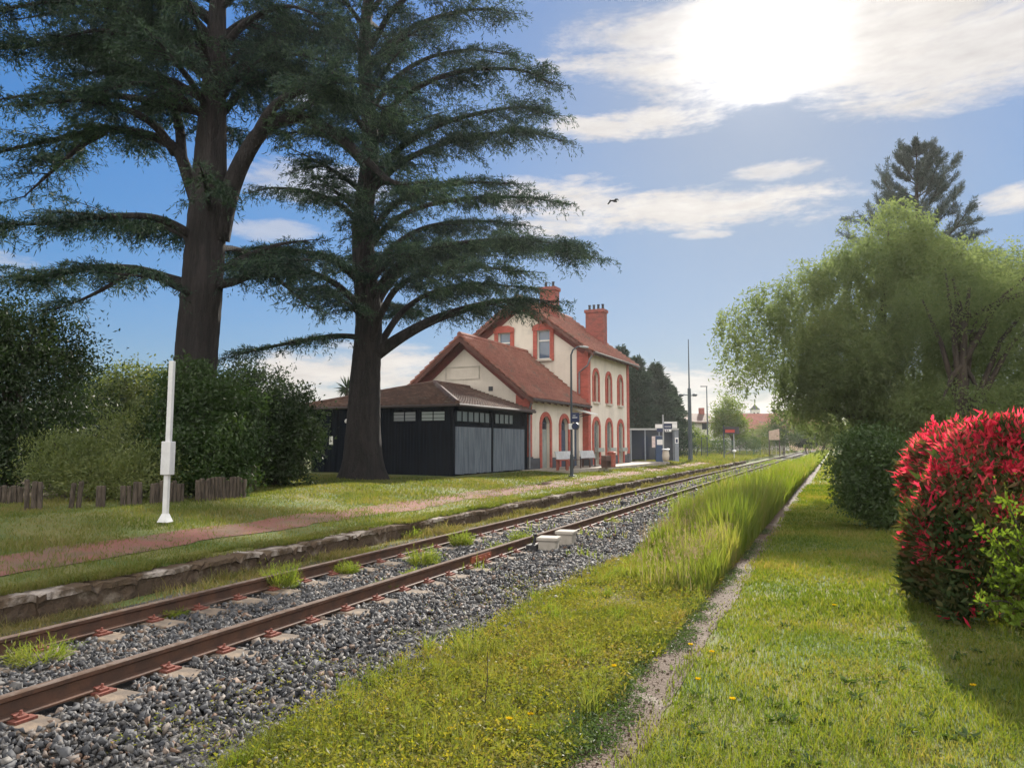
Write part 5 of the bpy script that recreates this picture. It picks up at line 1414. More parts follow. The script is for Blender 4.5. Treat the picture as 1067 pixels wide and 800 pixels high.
def willow(label, base_px, d, z, domes, g, nstr, mat, trunk_top, r0):
    bx = flat(base_px, d, z); t = thing('willow_tree', label, 'willow', tuple(bx))
    b = local(blobs_px(domes), bx)
    mb = MB()
    fork = Vector((.1, 0, trunk_top * .32))
    mb.tube([(0, 0, -.1), (.05, .05, trunk_top * .16), tuple(fork)], [r0 * 1.2, r0, r0 * .9], 12)
    # break each dome into many separate hanging clumps
    sub = []
    for q in b:
        nn_ = int(14 * q[3] * q[4] / 3) + 8
        dd = rand_dir(nn_, g, .15); rr = g.uniform(.45, .98, nn_)
        for k in range(nn_):
            s_ = g.uniform(.20, .42)
            sub.append((*(np.array(q[:3]) + dd[k] * rr[k] * np.array(q[3:6])), max(.3, q[3] * s_), max(.3, q[4] * s_), max(.22, q[5] * s_ * .8), q[5]))
    domes_ = b
    SP_, SD_, SLn = [], [], []
    wts = np.array([q[3] * q[4] for q in sub]); wts /= wts.sum()
    for q in b[:2] + b[11:14]:
        e = Vector(q[:3]); m = fork.lerp(e, .55) + Vector((0, 0, .10 * (e - fork).length))
        mb.tube([fork, m, e], [r0 * .5, r0 * .32, r0 * .07], 7, caps=False)
    for q, w in zip(sub, wts):
        c = np.array(q[:3]); rad = np.array(q[3:6])
        for s in range(1 if q in b and g.random() < .5 else 0):
            e = Vector(c + g.uniform(-.6, .6, 3) * rad * np.array([1, 1, .6])); m = fork.lerp(e, .55) + Vector((0, 0, .10 * (e - fork).length))
            mb.tube([fork, m, e], [r0 * .5, r0 * .32, r0 * .07], 7, caps=False)
        k = int(nstr * w)
        dd = rand_dir(k, g, .25)
        P = c + dd * rad * (g.uniform(.62, 1.08, k) * (1 + .20 * np.sin(dd[:, 0] * 6 + c[0]) * np.sin(dd[:, 1] * 7 + dd[:, 2] * 6) + .12 * np.sin(dd[:, 2] * 11 + dd[:, 0] * 8)))[:, None]
        SP_.append(P); SD_.append(dd); SLn.append(np.minimum(g.uniform(.2, 1.0, k) ** 1.7 * q[6] * .8 + .15, np.maximum(P[:, 2] - .8, .3)))
    P, D, L = np.concatenate(SP_), np.concatenate(SD_), np.concatenate(SLn)
    k = len(P); cnt = np.maximum(6, (L / .050).astype(int)); idx = np.repeat(np.arange(k), cnt); m = len(idx)
    u = g.random(m) * L[idx]
    out = D.copy(); out[:, 2] = 0
    sway = .35 * (1 - np.exp(-u / .5))
    Q = P[idx] + out[idx] * sway[:, None]; Q[:, 2] += .16 * np.exp(-(u / .3)) - u + .08
    ph = g.random(k)[idx] * 6.28
    Q[:, 0] += .10 * np.sin(u * 3.6 + ph) + g.normal(size=m) * .05; Q[:, 1] += .10 * np.cos(u * 3.3 + ph) + g.normal(size=m) * .05
    E = g.normal(size=(m, 3)) * .75 + np.array([0, 0, -.5]) + out[idx] * .2
    V, T = leaf_quads(Q, E, g.uniform(.09, .17, m), g.uniform(.030, .055, m), g, .1)
    np_mesh('crown', V, T, mat, t)
    mb.build('trunk', M['bark'], t, smooth=True)
    print('willow leaves', m)
willow('large weeping willow with a soft drooping crown overhanging the track side', 912, 25, .0,
    [(926, 240, 25, 42, 32, 1.7), (916, 326, 24.3, 50, 30, 2.0), (905, 285, 25, 50, 36, 2.2), (965, 285, 25.5, 60, 40, 2.4), (868, 305, 24.5, 36, 28, 1.9), (838, 302, 24, 28, 22, 1.5), (798, 322, 23.5, 30, 24, 1.5), (762, 345, 23, 22, 24, 1.2), (776, 382, 23.2, 30, 30, 1.5), (815, 372, 23.4, 34, 34, 1.7), (832, 342, 24, 40, 34, 1.8), (850, 400, 24, 40, 36, 1.9), (830, 428, 24, 26, 22, 1.4), (890, 370, 24, 60, 48, 2.4), (880, 430, 25, 46, 34, 2.0), (950, 370, 24, 66, 54, 2.4), (945, 440, 25, 66, 36, 2.2), (1030, 310, 26, 60, 44, 2.4), (1050, 400, 26, 64, 56, 2.4)], gg, 17000, M['lf_willow'], rise(300, 25), .34)
tree('leafy_tree', 'dark limbed leafy tree spreading at the right edge beyond the red hedge', [(1010, 300, 20, 50, 42, 1.8), (1060, 305, 20, 55, 48, 2.0), (975, 325, 20.5, 32, 34, 1.3), (1100, 330, 20, 60, 50, 2), (1030, 350, 20.5, 70, 40, 2.0), (985, 425, 20, 60, 30, 1.4), (1050, 430, 20, 60, 34, 1.5), (1000, 385, 21.5, 60, 40, 1.2)],
     992, 20, 0, 1700, 22, .085, .036, .30, M['lf_willow'], .24, shell=.45, nl=18, droop=.3)
shrub('clipped_bush', 'rounded dark green bush standing on the lawn edge before the willow', 'bush', [(913, 492, 15.4, 38, 44, .95), (935, 500, 15.2, 26, 44, .9), (900, 478, 15.6, 26, 30, .8), (928, 530, 15, 24, 20, .7), (896, 515, 15.3, 20, 18, .6)], 917, 15.3, 0, 1700, 24, .075, .034, .20, M['lf_mid'], shell=.5)
# photinia hedge: block of leaves with red new growth on top and along the near edge
def photinia():
    g = np.random.default_rng(8)
    c0 = flat(1010, 8.2)
    t = thing('photinia_hedge', 'clipped photinia hedge with bright red young leaves over dark green ones', 'hedge', tuple(c0))
    Lx, Ly, Hh = 6.0, 1.7, 1.84        # across the lawn, thickness
    ax, ay = np.array([1.0, 0, 0]), np.array([0, 1.0, 0])
    o = flat(964, 7.2) - c0
    def pts(n, face):
        u, v, w = g.random(n), g.random(n), g.random(n)
        dep = np.abs(g.normal(size=n)) * .10
        if face == 'top': q = np.stack([u * Lx, v * Ly, Hh - dep], 1); nn = np.array([0, 0, 1.0])
        elif face == 'front': q = np.stack([u * Lx, dep, w * Hh], 1); nn = np.array([0, -1.0, 0])
        elif face == 'left': q = np.stack([dep, v * Ly, w * Hh], 1); nn = np.array([-1.0, 0, 0])
        else: q = np.stack([u * Lx, Ly - dep, w * Hh], 1); nn = np.array([0, 1.0, 0])
        # rounded shoulders and ragged outline
        q[:, 0] += .14 * np.sin(q[:, 2] * 4.1 + q[:, 1] * 3) + 1.0 * np.clip(q[:, 2] / Hh - .62, 0, 1) ** 1.7 * (1 - q[:, 0] / Lx) ** 2 + .24 * np.clip(.35 - q[:, 2], 0, 1) * (q[:, 0] < 1)
        q[:, 1] += .12 * np.sin(q[:, 2] * 3.7 + q[:, 0] * 2.7) + .45 * np.clip(q[:, 2] / Hh - .68, 0, 1) ** 1.5 * (1 - q[:, 1] / Ly)
        q[:, 2] -= .22 * np.exp(-q[:, 0] / .45) * (q[:, 2] / Hh) ** 2
        q[:, 2] += (.11 * np.sin(q[:, 0] * 3.3) * np.sin(q[:, 1] * 3.9 + 1) + .05 * np.sin(q[:, 0] * 9 + q[:, 1] * 7)) * (q[:, 2] / Hh)
        return q, nn
    def emit(nm, spec, mat, ls, lw, per, spread):
        Ps, Ds = [], []
        for face, n_, lo, hi in spec:
            q, nn = pts(n_, face)
            k = (q[:, 2] > lo * Hh) & (q[:, 2] <= hi * Hh + .2) & (q[:, 2] > .06); q = q[k]
            m = len(q) * per
            # whorls: several leaves from one shoot tip
            D = g.normal(size=(m, 3)) * .75 + nn * .6 + np.array([0, 0, .75])
            Ps.append(np.repeat(q, per, 0) + g.normal(size=(m, 3)) * spread); Ds.append(D)
        P, D = np.concatenate(Ps), np.concatenate(Ds)
        W_ = o + P[:, :1] * ax + P[:, 1:2] * ay + np.array([0, 0, 1.0]) * P[:, 2:3]
        Dw = D[:, :1] * ax + D[:, 1:2] * ay + np.array([0, 0, 1.0]) * D[:, 2:3]
        V, T = leaf_quads(W_, Dw, ls * g.lognormal(0, .34, len(W_)), lw * g.lognormal(0, .2, len(W_)), g, .14)
        np_mesh(nm, V, T, mat, t)
    emit('green_foliage', [('front', 5200, 0, 1), ('left', 2400, 0, 1), ('top', 3600, 0, 1), ('back', 3000, 0, 1)], M['lf_phot'], .088, .036, 6, .035)
    emit('red_foliage', [('top', 10500, .4, 1.2), ('front', 7500, .76, 1.2), ('front', 1500, .58, .74), ('front', 420, .0, .58), ('left', 3600, .68, 1.2), ('left', 1000, .3, .70)], M['lf_red'], .080, .030, 6, .026)
    # long young shoots standing out of the clipped top
    q, nn = pts(330, 'top'); P, D = [], []
    for a_ in q:
        sd = np.array([g.normal() * .3, g.normal() * .3, 1.0]); L_ = g.uniform(.05, .17)
        for s in np.linspace(.2, 1, 6):
            for r_ in range(2): P.append(a_ + sd * L_ * s); D.append(sd * .7 + g.normal(size=3) * .6)
    P = np.array(P) + o; V, T = leaf_quads(P, np.array(D), g.uniform(.05, .085, len(P)), g.uniform(.018, .028, len(P)), g, .14)
    np_mesh('young_shoots', V, T, M['lf_red'], t)
    mb = MB()
    for i in range(26):
        p = o + ax * (g.random() * Lx * .95 + .1) + ay * (g.random() * (Ly - .3) + .15)
        e = p + g.normal(size=3) * np.array([.3, .3, 0]) + np.array([0, 0, g.uniform(1.1, 1.6)])
        mb.tube([tuple(p), tuple((p + e) / 2 + g.normal(size=3) * .06), tuple(e)], [.03, .022, .01], 5, caps=False)
    # dark inner mass of older twigs
    for i in range(300):
        p = o + ax * (g.random() * (Lx - .4) + .25) + ay * (g.random() * (Ly - .5) + .25) + np.array([0, 0, g.uniform(.1, 1.4)])
        e = p + g.normal(size=3) * .22 + np.array([0, 0, .22])
        mb.tube([tuple(p), tuple(e)], [.008, .004], 3, caps=False)
    mb.build('stems', M['bark'], t)
photinia()
# bright leaved shrub reaching in at the right edge
def twig_bush():
    g = np.random.default_rng(9); b = flat(1085, 5.9)
    t = thing('leafy_shrub', 'bright green leaved shrub sprawling in front of the red hedge at the right edge', 'shrub', tuple(b))
    mb = MB(); P, D = [], []
    ends = [(1018, 628, 5.4), (1030, 580, 5.5), (1022, 548, 5.6), (1048, 520, 5.7), (1060, 560, 5.5), (1040, 640, 5.3), (1065, 600, 5.4), (1075, 640, 5.3), (1090, 540, 5.7), (1100, 600, 5.5), (1060, 650, 5.2), (1048, 600, 5.5), (1035, 605, 5.6), (1110, 570, 5.6), (1070, 530, 5.7)]
    for px, py, d in ends:
        e = at(px, py, d) - b; m = e * .5 + np.array([0, 0, .22])
        c = curve([(0, 0, .0), m, e], 14); mb.tube([tuple(q) for q in c], list(np.linspace(.014, .003, 14)), 5, caps=False)
        for q in range(30):
            s = g.uniform(.35, 1.0); k = s * 13; i = min(12, int(k)); pt = c[i] + (c[i + 1] - c[i]) * (k - i)
            tv = unit((c[i + 1] - c[i])[None])[0]
            # side shoot with leaves
            sh_ = unit((tv + g.normal(size=3) * .7)[None])[0]; L = g.uniform(.04, .14)
            for j in range(4):
                P.append(pt + sh_ * L * (j + 1) / 4); D.append(sh_ * .5 + g.normal(size=3) * .6 + np.array([0, 0, .35]))
    P, D = np.array(P), np.array(D)
    V, T = leaf_quads(P, D, g.uniform(.032, .062, len(P)), g.uniform(.018, .032, len(P)), g, .12)
    np_mesh('foliage', V, T, M['lf_twig'], t); mb.build('stems', M['bark'], t)
twig_bush()
# ------------------------------------------------------------------ grass, tall grass, weeds, tufts, dandelions
gr = np.random.default_rng(33)
def blade(name, cols, tr=.5, ns=.6, tc=(1.4, 1.35, .5)): return leaf(name, cols, tr, .015, .5, ns, tc)
M['g_lawn'] = blade('lawn_blades', [(.055, .10, .014), (.105, .15, .020), (.165, .182, .032), (.24, .19, .08)])
M['g_plat'] = blade('platform_blades', [(.062, .095, .018), (.10, .13, .026), (.15, .155, .045), (.20, .165, .08)])
M['g_tall'] = blade('tall_blades', [(.080, .13, .018), (.12, .17, .028), (.16, .19, .042), (.22, .20, .085)], .55)
M['g_weed'] = blade('weed_blades', [(.075, .11, .018), (.125, .145, .026), (.175, .17, .036), (.21, .15, .065)], .5, 1.1)
M['g_cess'] = blade('cess_blades', [(.07, .085, .022), (.11, .11, .035), (.17, .14, .065), (.22, .17, .10)], .4, 1.3)
M['g_dry'] = blade('dry_stalks', [(.20, .16, .09), (.26, .21, .12), (.32, .27, .17)], .3, .6, (1.1, 1.0, .8))
M['paleyellow'] = leaf('blossom_petals', [(.34, .30, .02), (.46, .38, .03)], .4, 0, .5)
M['yellow'] = leaf('yellow_petals', [(.55, .38, .01), (.65, .46, .02)], .3, 0, .5)

def blades(P, h, w, lean, g, bend=.5):
    """bent tapering blades: 5 points, 3 triangles"""
    n = len(P); a = g.random(n) * 2 * PI
    S = np.stack([np.cos(a), np.sin(a), np.zeros(n)], 1); b = g.random(n) * 2 * PI
    Lv = np.stack([np.cos(b), np.sin(b), np.zeros(n)], 1) * (lean * g.random(n) * h)[:, None]
    up = np.array([0, 0, 1.0]); h = h[:, None]; w = w[:, None]
    m = P + up * h * .55 + Lv * .35; tip = P + up * h * (1 - bend * .12) + Lv
    V = np.stack([P - S * w * .5, P + S * w * .5, m + S * w * .38, m - S * w * .38, tip], 1).reshape(-1, 3)
    k = (np.arange(n) * 5)[:, None, None]
    T = (np.array([[0, 1, 2], [0, 2, 3], [3, 2, 4]])[None] + k).reshape(-1, 3)
    return V, T
def sample_y(n, y0, y1, p, g):
    """distance with density falling as y**-p"""
    u = g.random(n)
    if abs(p - 1) < 1e-6: return y0 * (y1 / y0) ** u
    q = 1 - p; return (y0 ** q + u * (y1 ** q - y0 ** q)) ** (1 / q)
def gz(x, y): return np.where((x > -8.24) & (x < -7.79), .135, ground_z(x, y)) + fbm(x, y, 1.1, 3) * .018
def wd(y, w): return np.maximum(w, y * .0011)
PL = 1
def grass(name, n, xr, yr, p, hf, w, lean, mat, keep=None, bend=.5):
    x = gr.uniform(*xr, n); y = sample_y(n, yr[0] , yr[1], p, gr)
    if keep is not None:
        k = keep(x, y); x, y = x[k], y[k]
    h = hf(x, y) * gr.lognormal(0, .28, len(x))
    V, T = blades(np.stack([x, y, gz(x, y) - .004], 1), h, wd(y, w) * gr.lognormal(0, .2, len(x)), lean, gr, bend)
    return tag(np_mesh(name, V, T, mat), kind='stuff')
ones = lambda x: np.ones_like(x)
# camera sees X right of the lane; only the wedge inside view is planted densely
def wedge(x, y, m=1.0):
    rr = x * math.cos(PSI) + y * math.sin(PSI); ff = -x * math.sin(PSI) + y * math.cos(PSI)
    return (np.abs(rr) < ff * .70 + m)
lawn_h = lambda x, y: .035 + .035 * np.clip(fbm(x, y, 1.6, 41) + .3, 0, 1) + .03 * np.clip(fbm(x, y, .5, 42), 0, 1)
grass('lawn_grass', 460000, (-1.2, 5.5), (1.9, 34), 1.0, lawn_h, .0032, 1.0, M['g_lawn'], lambda x, y: wedge(x, y) & (gr.random(len(x)) < .55 + .5 * np.clip(fbm(x, y, 2.2, 43) + .45, 0, 1)) & (x > -1.07 - .06 * np.clip((y - 6) / 5, 0, 1) + .10 * fbm(y, y * 0, 2.4, 44) + .05 * gr.normal(size=len(x))))
grass('far_lawn_grass', 50000, (-1.0, 14), (30, 120), 1.3, lambda x, y: .08 * ones(x), .01, .8, M['g_lawn'], wedge)
# meadow: low weedy sward near, tall grass farther on
def tallness(x, y):
    e = np.clip((y - (7.6 + (-1.6 - x) * 2.8) + 2.6 * fbm(x, y, .9, 51) + 2.0 * fbm(x, y, 2.7, 58)) / 5.5, 0, 1)
    return e
in_meadow = lambda x, y: wedge(x, y) & (x > -3.30 + fbm(y, y * 0, .9, 31) * .28 + np.where(y > 12, .12, 0)) & (x < -1.37 + .07 * np.clip((y - 6) / 5, 0, 1) + .09 * fbm(y, y * 0, 2.1, 52) + .04 * gr.normal(size=len(x)))
grass('low_meadow_grass', 420000, (-3.9, -1.35), (1.6, 16), .9, lambda x, y: (.03 + .07 * np.clip(fbm(x, y, 1.8, 53) + .4, 0, 1)), .0032, 1.2, M['g_weed'], lambda x, y: in_meadow(x, y) & (gr.random(len(x)) < .10 + .85 * np.clip(fbm(x, y, 2.6, 54) + .35, 0, 1)))
grass('tall_meadow_grass', 270000, (-4.0, -1.35), (5.5, 60), 1.0, lambda x, y: (.10 + .44 * tallness(x, y) * np.interp(y, [0, 14, 40], [1, 1, .72])) * (1 + .35 * fbm(x, y, 1.9, 59)), .0042, .38, M['g_tall'], lambda x, y: in_meadow(x, y + 0) & (gr.random(len(x)) < tallness(x, y) ** .7 * (.55 + .45 * np.clip(fbm(x, y, 1.3, 55) + .5, 0, 1))), .3)
grass('far_tall_grass', 60000, (-3.4, -1.3), (45, 190), 1.2, lambda x, y: .36 * ones(x), .03, .5, M['g_tall'], in_meadow, .3)
# flower stalks over the tall grass
def heads():
    n = 9000; x = gr.uniform(-3.7, -1.5, n); y = sample_y(n, 6.5, 50, 1.2, gr); k = in_meadow(x, y) & (gr.random(n) < tallness(x, y)); x, y = x[k], y[k]
    h = .50 * (.75 + .5 * gr.random(len(x))) * (.5 + .5 * tallness(x, y)); P = np.stack([x, y, gz(x, y)], 1)
    lean = gr.normal(size=(len(x), 3)) * .10; lean[:, 2] = 1; E = unit(lean)
    V, T = leaf_quads(P, E, h, wd(y, .003), gr)
    k = 7; Q = np.repeat(P + E * h[:, None] * .86, k, 0) + np.repeat(E, k, 0) * (gr.random((len(P) * k, 1)) * .09)
    V2, T2 = leaf_quads(Q, np.repeat(E, k, 0) + gr.normal(size=Q.shape) * .5, .045, np.repeat(wd(y, .007), k), gr)
    tag(np_mesh('grass_seed_heads', np.concatenate([V, V2]), np.concatenate([T, T2 + len(V)]), M['g_dry']), kind='stuff')
heads()
# tiny yellow blossoms of the meadow weeds
n_ = 2600; x_ = gr.uniform(-3.5, -1.45, n_); y_ = sample_y(n_, 1.8, 14, .9, gr); k_ = in_meadow(x_, y_) & (fbm(x_, y_, 1.2, 83) > .12); x_, y_ = x_[k_], y_[k_]; n_ = len(x_)
P_ = np.repeat(np.stack([x_, y_, gz(x_, y_) + gr.uniform(.06, .17, n_)], 1), 4, 0); D_ = gr.normal(size=P_.shape); D_[:, 2] = np.abs(D_[:, 2])
V, T = leaf_quads(P_ + gr.normal(size=P_.shape) * .008, D_, .010, .007, gr)
tag(np_mesh('meadow_blossom', V, T, M['paleyellow']), kind='stuff')
# leafy weeds in the near meadow and along the concrete strip
def weeds(name, n, xr, yr, mat, ls, keep, hmax=.16):
    x = gr.uniform(*xr, n); y = sample_y(n, yr[0], yr[1], 1.0, gr); k = keep(x, y); x, y = x[k], y[k]; n = len(x)
    per = 16; h = hmax * gr.random(n) ** 1.4 + .02
    idx = np.repeat(np.arange(n), per); m = len(idx)
    P = np.stack([x, y, gz(x, y)], 1)[idx]; u = gr.random(m)
    P[:, 2] += u * h[idx]; P[:, :2] += gr.normal(size=(m, 2)) * .045
    D = gr.normal(size=(m, 3)); D[:, 2] = np.abs(D[:, 2]) * .6
    V, T = leaf_quads(P, D, ls * gr.lognormal(0, .3, m), ls * .45, gr, .1)
    tag(np_mesh(name, V, T, mat), kind='stuff')
weeds('meadow_weeds', 8500, (-3.6, -1.35), (1.7, 14), M['g_weed'], .030, lambda x, y: in_meadow(x, y) & (fbm(x, y, 1.5, 61) > -.22), .13)
# broad leaved rosettes (plantain, dandelion, dock) pressed into lawn and verge
def rosettes():
    n = 900; x = gr.uniform(-3.4, 3.5, n); y = sample_y(n, 1.9, 14, .8, gr); k = wedge(x, y) & ((x < -1.5) | (x > -.95)) & (fbm(x, y, .8, 91) > -.1); x, y = x[k], y[k]; n = len(x)
    per = 9; idx = np.repeat(np.arange(n), per); m = len(idx); a = gr.random(m) * 2 * PI
    D = np.stack([np.cos(a), np.sin(a), gr.uniform(.15, .7, m)], 1); sz = gr.uniform(.03, .085, n)[idx]
    V, T = leaf_quads(np.stack([x, y, gz(x, y) + .008], 1)[idx], D, sz * gr.uniform(.7, 1.2, m), sz * .34, gr, .15)
    tag(np_mesh('rosette_weeds', V, T, M['lf_mid']), kind='stuff')
rosettes()
# coarse clumps of wild grass scattered through the near meadow
def clumps():
    n = 190; x = gr.uniform(-3.5, -1.45, n); y = sample_y(n, 2.0, 13, .8, gr); k = in_meadow(x, y); x, y = x[k], y[k]; n = len(x)
    per = 46; hh = gr.uniform(.08, .24, n); rr = gr.uniform(.03, .11, n); idx = np.repeat(np.arange(n), per); m = len(idx)
    X = x[idx] + gr.normal(size=m) * rr[idx] * .6; Y = y[idx] + gr.normal(size=m) * rr[idx] * .6
    V, T = blades(np.stack([X, Y, gz(X, Y) - .005], 1), hh[idx] * gr.uniform(.5, 1.1, m), wd(Y, .0036), .9, gr, .6)
    tag(np_mesh('wild_grass_clumps', V, T, M['g_tall']), kind='stuff')
clumps()
weeds('path_edge_weeds', 2400, (-1.56, -1.20), (1.8, 16), M['lf_mid'], .022, lambda x, y: fbm(x, y, 1.7, 62) - (x + 1.4) * 2.2 > -.25, .05)
weeds('lawn_clover', 9000, (-1.0, 4.0), (1.9, 12), M['g_lawn'], .018, lambda x, y: wedge(x, y) & (fbm(x, y, 1.3, 63) > .05), .035)
weeds('ballast_weeds', 420, (-4.2, -2.9), (2.0, 12), M['g_weed'], .024, lambda x, y: fbm(x, y, 1.1, 64) > .0, .16)
# feathery upright stems through the near meadow
def feathers():
    n = 9000; x = gr.uniform(-3.7, -1.4, n); y = sample_y(n, 1.7, 16, .8, gr); k = in_meadow(x, y) & (fbm(x, y, 1.1, 66) + .35 * gr.normal(size=n) > -.12); x, y = x[k], y[k]; n = len(x)
    h_ = gr.uniform(.06, .30, n) * (.7 + .5 * fbm(x, y, 1.7, 69)); E = gr.normal(size=(n, 3)) * .22; E[:, 2] = 1; E = unit(E); P = np.stack([x, y, gz(x, y)], 1)
    V, T = leaf_quads(P, E, h_, np.full(n, .004), gr)
    per = 14; idx = np.repeat(np.arange(n), per); u = gr.uniform(.15, 1.0, len(idx))
    Q = P[idx] + E[idx] * (h_[idx] * u)[:, None]; D = E[idx] * .5 + gr.normal(size=Q.shape) * .6
    V2, T2 = leaf_quads(Q, D, gr.uniform(.018, .045, len(idx)) * (1.2 - .6 * u), .005, gr, .1)
    tag(np_mesh('feathery_weeds', np.concatenate([V, V2]), np.concatenate([T, T2 + len(V)]), M['g_weed']), kind='stuff')
feathers()
# dead straw lying in patches
def straw():
    n = 9000; x = gr.uniform(-3.5, 3.5, n); y = sample_y(n, 1.8, 12, .9, gr); k = wedge(x, y) & (fbm(x, y, 1.0, 67) > .28) & ((x < -1.5) | (x > -.9)); x, y = x[k], y[k]; n = len(x)
    D = gr.normal(size=(n, 3)); D[:, 2] = np.abs(D[:, 2]) * .35
    V, T = leaf_quads(np.stack([x, y, gz(x, y) + .01 + .03 * gr.random(n)], 1), D, gr.uniform(.04, .10, n), .004, gr)
    tag(np_mesh('dead_straw', V, T, M['g_dry']), kind='stuff')
straw()
# grit and small stones lying on the old footpath
n_ = 2600; x_ = gr.uniform(-1.45, -1.0, n_); y_ = sample_y(n_, 1.8, 16, .9, gr)
V, T = scatter_stones(np.stack([x_, y_, gz(x_, y_) + .012], 1), .006 * gr.lognormal(0, .45, n_), gr, stone_variants(6))
tag(np_mesh('path_grit', V, T, M['slab']), kind='stuff')
# platform side
gx_plat = lambda x, y: wedge(x, y) & ((x > -8.95 + .3 * fbm(y, y * 0, 1.4, 71) + .3 * gr.normal(size=len(x)) * .5) | (x < -9.75 + .35 * fbm(y, y * 0, 1.1, 72) + .35 * gr.normal(size=len(x)) * .5) | (gr.random(len(x)) < .18 + .9 * np.clip(fbm(x, y, 2.1, 79) - .05, 0, 1))) & (gr.random(len(x)) < .30 + .8 * np.clip(fbm(x, y, 1.3, 73) + .4, 0, 1))
def in_bed(x, y):
    rr = x * math.cos(PSI) + y * math.sin(PSI); ff = -x * math.sin(PSI) + y * math.cos(PSI)
    return (533.5 + F * rr / ff < 258) & (ff > 15.35 + (533.5 + F * rr / ff + 90) / 348 * 2.2) & (ff < 24)
in_bld = lambda x, y: (x < -12.7) & (y > 24.5) & (y < 54)
on_apron = lambda x, y: (x < -10.8) & (y > 32.4) & (y < 52.5)
grass('platform_grass', 320000, (-19, -7.98), (4.4, 70), 1.0, lambda x, y: .04 + .05 * np.clip(fbm(x, y, .9, 74) + .3, 0, 1), .006, 1.0, M['g_plat'], lambda x, y: gx_plat(x, y) & ~in_bld(x, y) & ~on_apron(x, y) & ~in_bed(x, y))
grass('far_platform_grass', 40000, (-22, -7.9), (60, 190), 1.4, lambda x, y: .22 * ones(x), .02, .8, M['g_plat'], wedge)
grass('cess_grass', 52000, (-7.75, -6.80), (4.4, 60), 1.1, lambda x, y: .06 + .20 * np.clip(fbm(x, y, 1.7, 75), 0, 1), .006, 1.1, M['g_cess'], lambda x, y: wedge(x, y) & (gr.random(len(x)) < .15 + np.clip(fbm(x, y, 1.9, 76) + .3, 0, 1)))
grass('track_grass', 30000, (-6.4, -3.4), (9, 90), 1.0, lambda x, y: .07 + .14 * gr.random(len(x)), .008, .9, M['g_tall'], lambda x, y: fbm(x, y, 2.2, 77) + np.interp(y, [9, 14, 40], [-.12, 0, .3]) > .45)
# turf creeping over the platform edge
grass('edge_turf', 60000, (-8.25, -7.80), (4.4, 60), 1.1, lambda x, y: .04 + .04 * gr.random(len(x)), .005, 1.3, M['g_plat'], lambda x, y: wedge(x, y) & (fbm(x, y, 1.5, 81) + (-7.98 - x) * 3 > .05))
# single bright tufts between the rails and along the kerb
def tuft(px, py, z, rad, h, label, nb=170, mat='g_tall'):
    k = (z - 1.70) / ray(px, py)[2]; c = CAM + ray(px, py) * k
    n_ = nb; a = gr.random(n_) * 2 * PI; r = rad * np.sqrt(gr.random(n_)) * .6
    P = np.stack([np.cos(a) * r, np.sin(a) * r, np.zeros(n_) - .02], 1)
    hh = h * gr.uniform(.4, 1.05, n_); m = 4
    L = np.stack([np.cos(a), np.sin(a), np.zeros(n_)], 1) * (rad * gr.uniform(.1, .9, n_))[:, None]
    E = unit(L + np.stack([gr.normal(size=n_) * .1, gr.normal(size=n_) * .1, hh], 1))
    V, T = leaf_quads(P, E, hh, np.full(n_, max(.006, c[1] * .0010)), gr, .1)
    # feathery side leaves
    idx = np.repeat(np.arange(n_), 6); u = gr.uniform(.25, .95, len(idx))
    Q = P[idx] + E[idx] * (hh[idx] * u)[:, None]
    V2, T2 = leaf_quads(Q, E[idx] * .7 + gr.normal(size=Q.shape) * .5, .05, max(.005, c[1] * .0009), gr, .1)
    o = np_mesh('grass_tuft', np.concatenate([V, V2]), np.concatenate([T, T2 + len(V)]), M[mat])
    o.location = (c[0], c[1], z)
    return tag(o, label, 'grass tuft', 'bright tufts along the rails')
tuft(40, 686, -.1, .30, .22, 'sprawling tuft against the far rail at the left edge')
tuft(294, 612, -.1, .22, .40, 'tallest bright tuft between the rails')
tuft(360, 596, -.1, .20, .20, 'low tuft right of the tallest one between the rails')
tuft(178, 640, -.1, .20, .12, 'tiny flat tuft between the rails left of the tallest one')
tuft(442, 588, -.1, .26, .32, 'bushy tuft touching the near rail at its inner side')
tuft(432, 601, -.1, .20, .16, 'small tuft leaning on the near rail below the bushy one')
tuft(481, 568, -.1, .20, .30, 'upright tuft between the rails before the cable boxes')
tuft(520, 576, -.1, .16, .20, 'tuft beside the rail joint before the cable boxes')
tuft(543, 568, -.1, .16, .32, 'thin upright tuft just left of the cable boxes')
tuft(398, 616, -.1, .14, .16, 'small tuft outside the near rail on the ballast')
tuft(424, 560, -.15, .34, .26, 'leafy tuft at the foot of the platform edge')
tuft(460, 548, -.15, .40, .22, 'second leafy tuft farther along the platform edge foot', mat='g_weed')
tuft(390, 578, -.13, .26, .18, 'weedy tuft touching the outer side of the far rail', mat='g_weed')
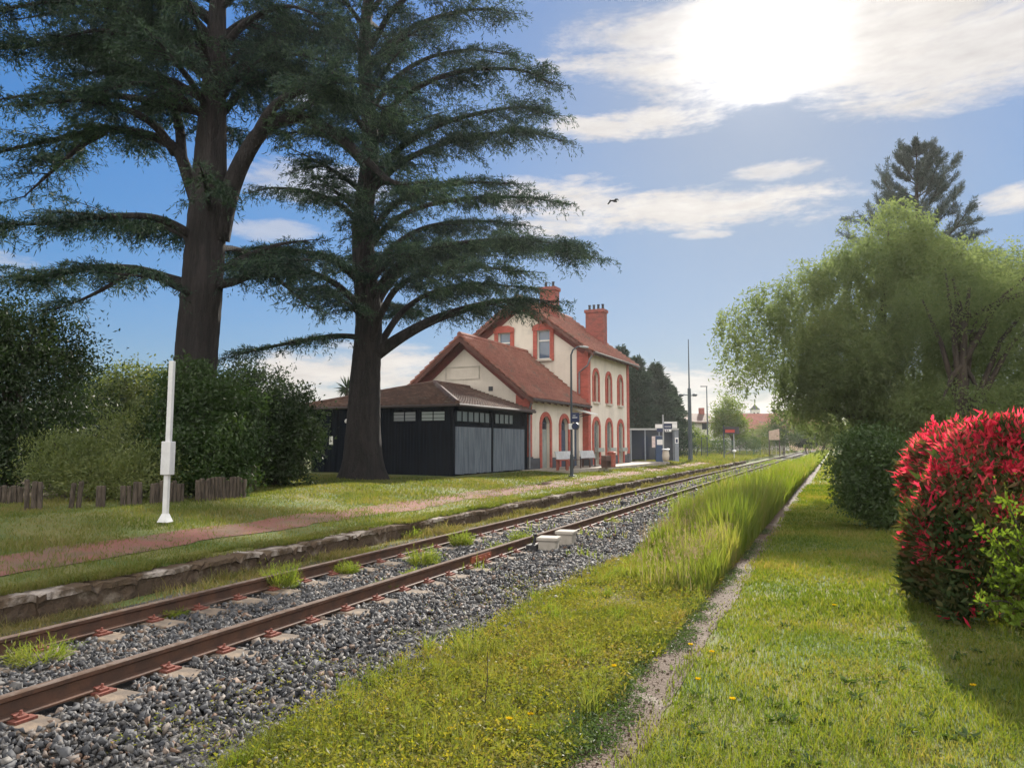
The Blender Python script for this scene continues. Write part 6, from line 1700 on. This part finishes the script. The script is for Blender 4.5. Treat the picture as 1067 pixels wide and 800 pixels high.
# dandelions
def dandelion(px, py, label, h=.07):
    k = (0.0 - 1.70) / ray(px, py)[2]; c = CAM + ray(px, py) * k
    d = thing('dandelion', label, 'flower', (c[0], c[1], float(gz(c[0], c[1]))), random.uniform(0, 3), 'yellow dandelions in the grass')
    MB().tube([(0, 0, 0), (.006, 0, h * .5), (0, .004, h)], [.0035, .003, .003], 5).build('stalk', M['g_tall'], d)
    n_ = 34; a = np.arange(n_) * 2.4; D = np.stack([np.cos(a), np.sin(a), .15 + .5 * (np.arange(n_) / n_)], 1)
    V, T = leaf_quads(np.zeros((n_, 3)) + np.array([0, .004, h]), D, np.full(n_, .024), .010, gr); np_mesh('flower_head', V, T, M['yellow'], d)
for i, (px, py, lab) in enumerate([(720, 680, 'brightest dandelion on the lawn edge beside the concrete strip'), (742, 686, 'smaller dandelion just right of the brightest one'), (728, 722, 'dandelion on the lawn close to the concrete strip lower down'), (531, 760, 'dandelion in the near meadow at the bottom'), (470, 765, 'left of a pair of dandelions in the near meadow'), (478, 772, 'right of a pair of dandelions in the near meadow'), (553, 748, 'dandelion among near meadow weeds above the bottom one'),
      (938, 609, 'upper dandelion on the shaded lawn before the red hedge'), (1015, 722, 'dandelion far right on the shaded lawn'), (640, 706, 'dandelion by the left edge of the concrete strip'), (764, 742, 'lone dandelion on the open lawn'), (870, 640, 'dandelion in the middle of the mown lawn')]):
    dandelion(px, py, lab, .05 + .05 * random.random())
# a few dead stalks standing in the near meadow
def stalks():
    g = np.random.default_rng(3); mb = MB()
    c = CAM + ray(505, 735) * ((0 - 1.7) / ray(505, 735)[2])
    t = thing('dead_stalk', 'thin dark dead weed stalk standing in the near meadow', 'weed', (c[0], c[1], 0))
    mb.tube([(0, 0, 0), (.02, .0, .16), (.01, .02, .34)], [.004, .003, .0015], 5)
    for s in range(6): mb.tube([(.012, .01, .12 + s * .035), (.012 + g.normal() * .04, .01 + g.normal() * .04, .17 + s * .035)], [.002, .001], 4)
    mb.build('stalk', M['bark'], t)
stalks()
# ------------------------------------------------------------------ thin haze, added for the veiling glare towards the sun
if HAZE:
    m, nt, out = new_mat('glare_haze'); n = N(nt)
    v = n('VolumePrincipled', {'Color': (.97, .98, 1.0, 1), 'Density': HAZE, 'Anisotropy': .55})
    nt.links.new(v.outputs[0], out.inputs['Volume'])
    tag(MB().box(-640, 640, -60, 1850, -1.2, 34).build('haze', m), kind='stuff')
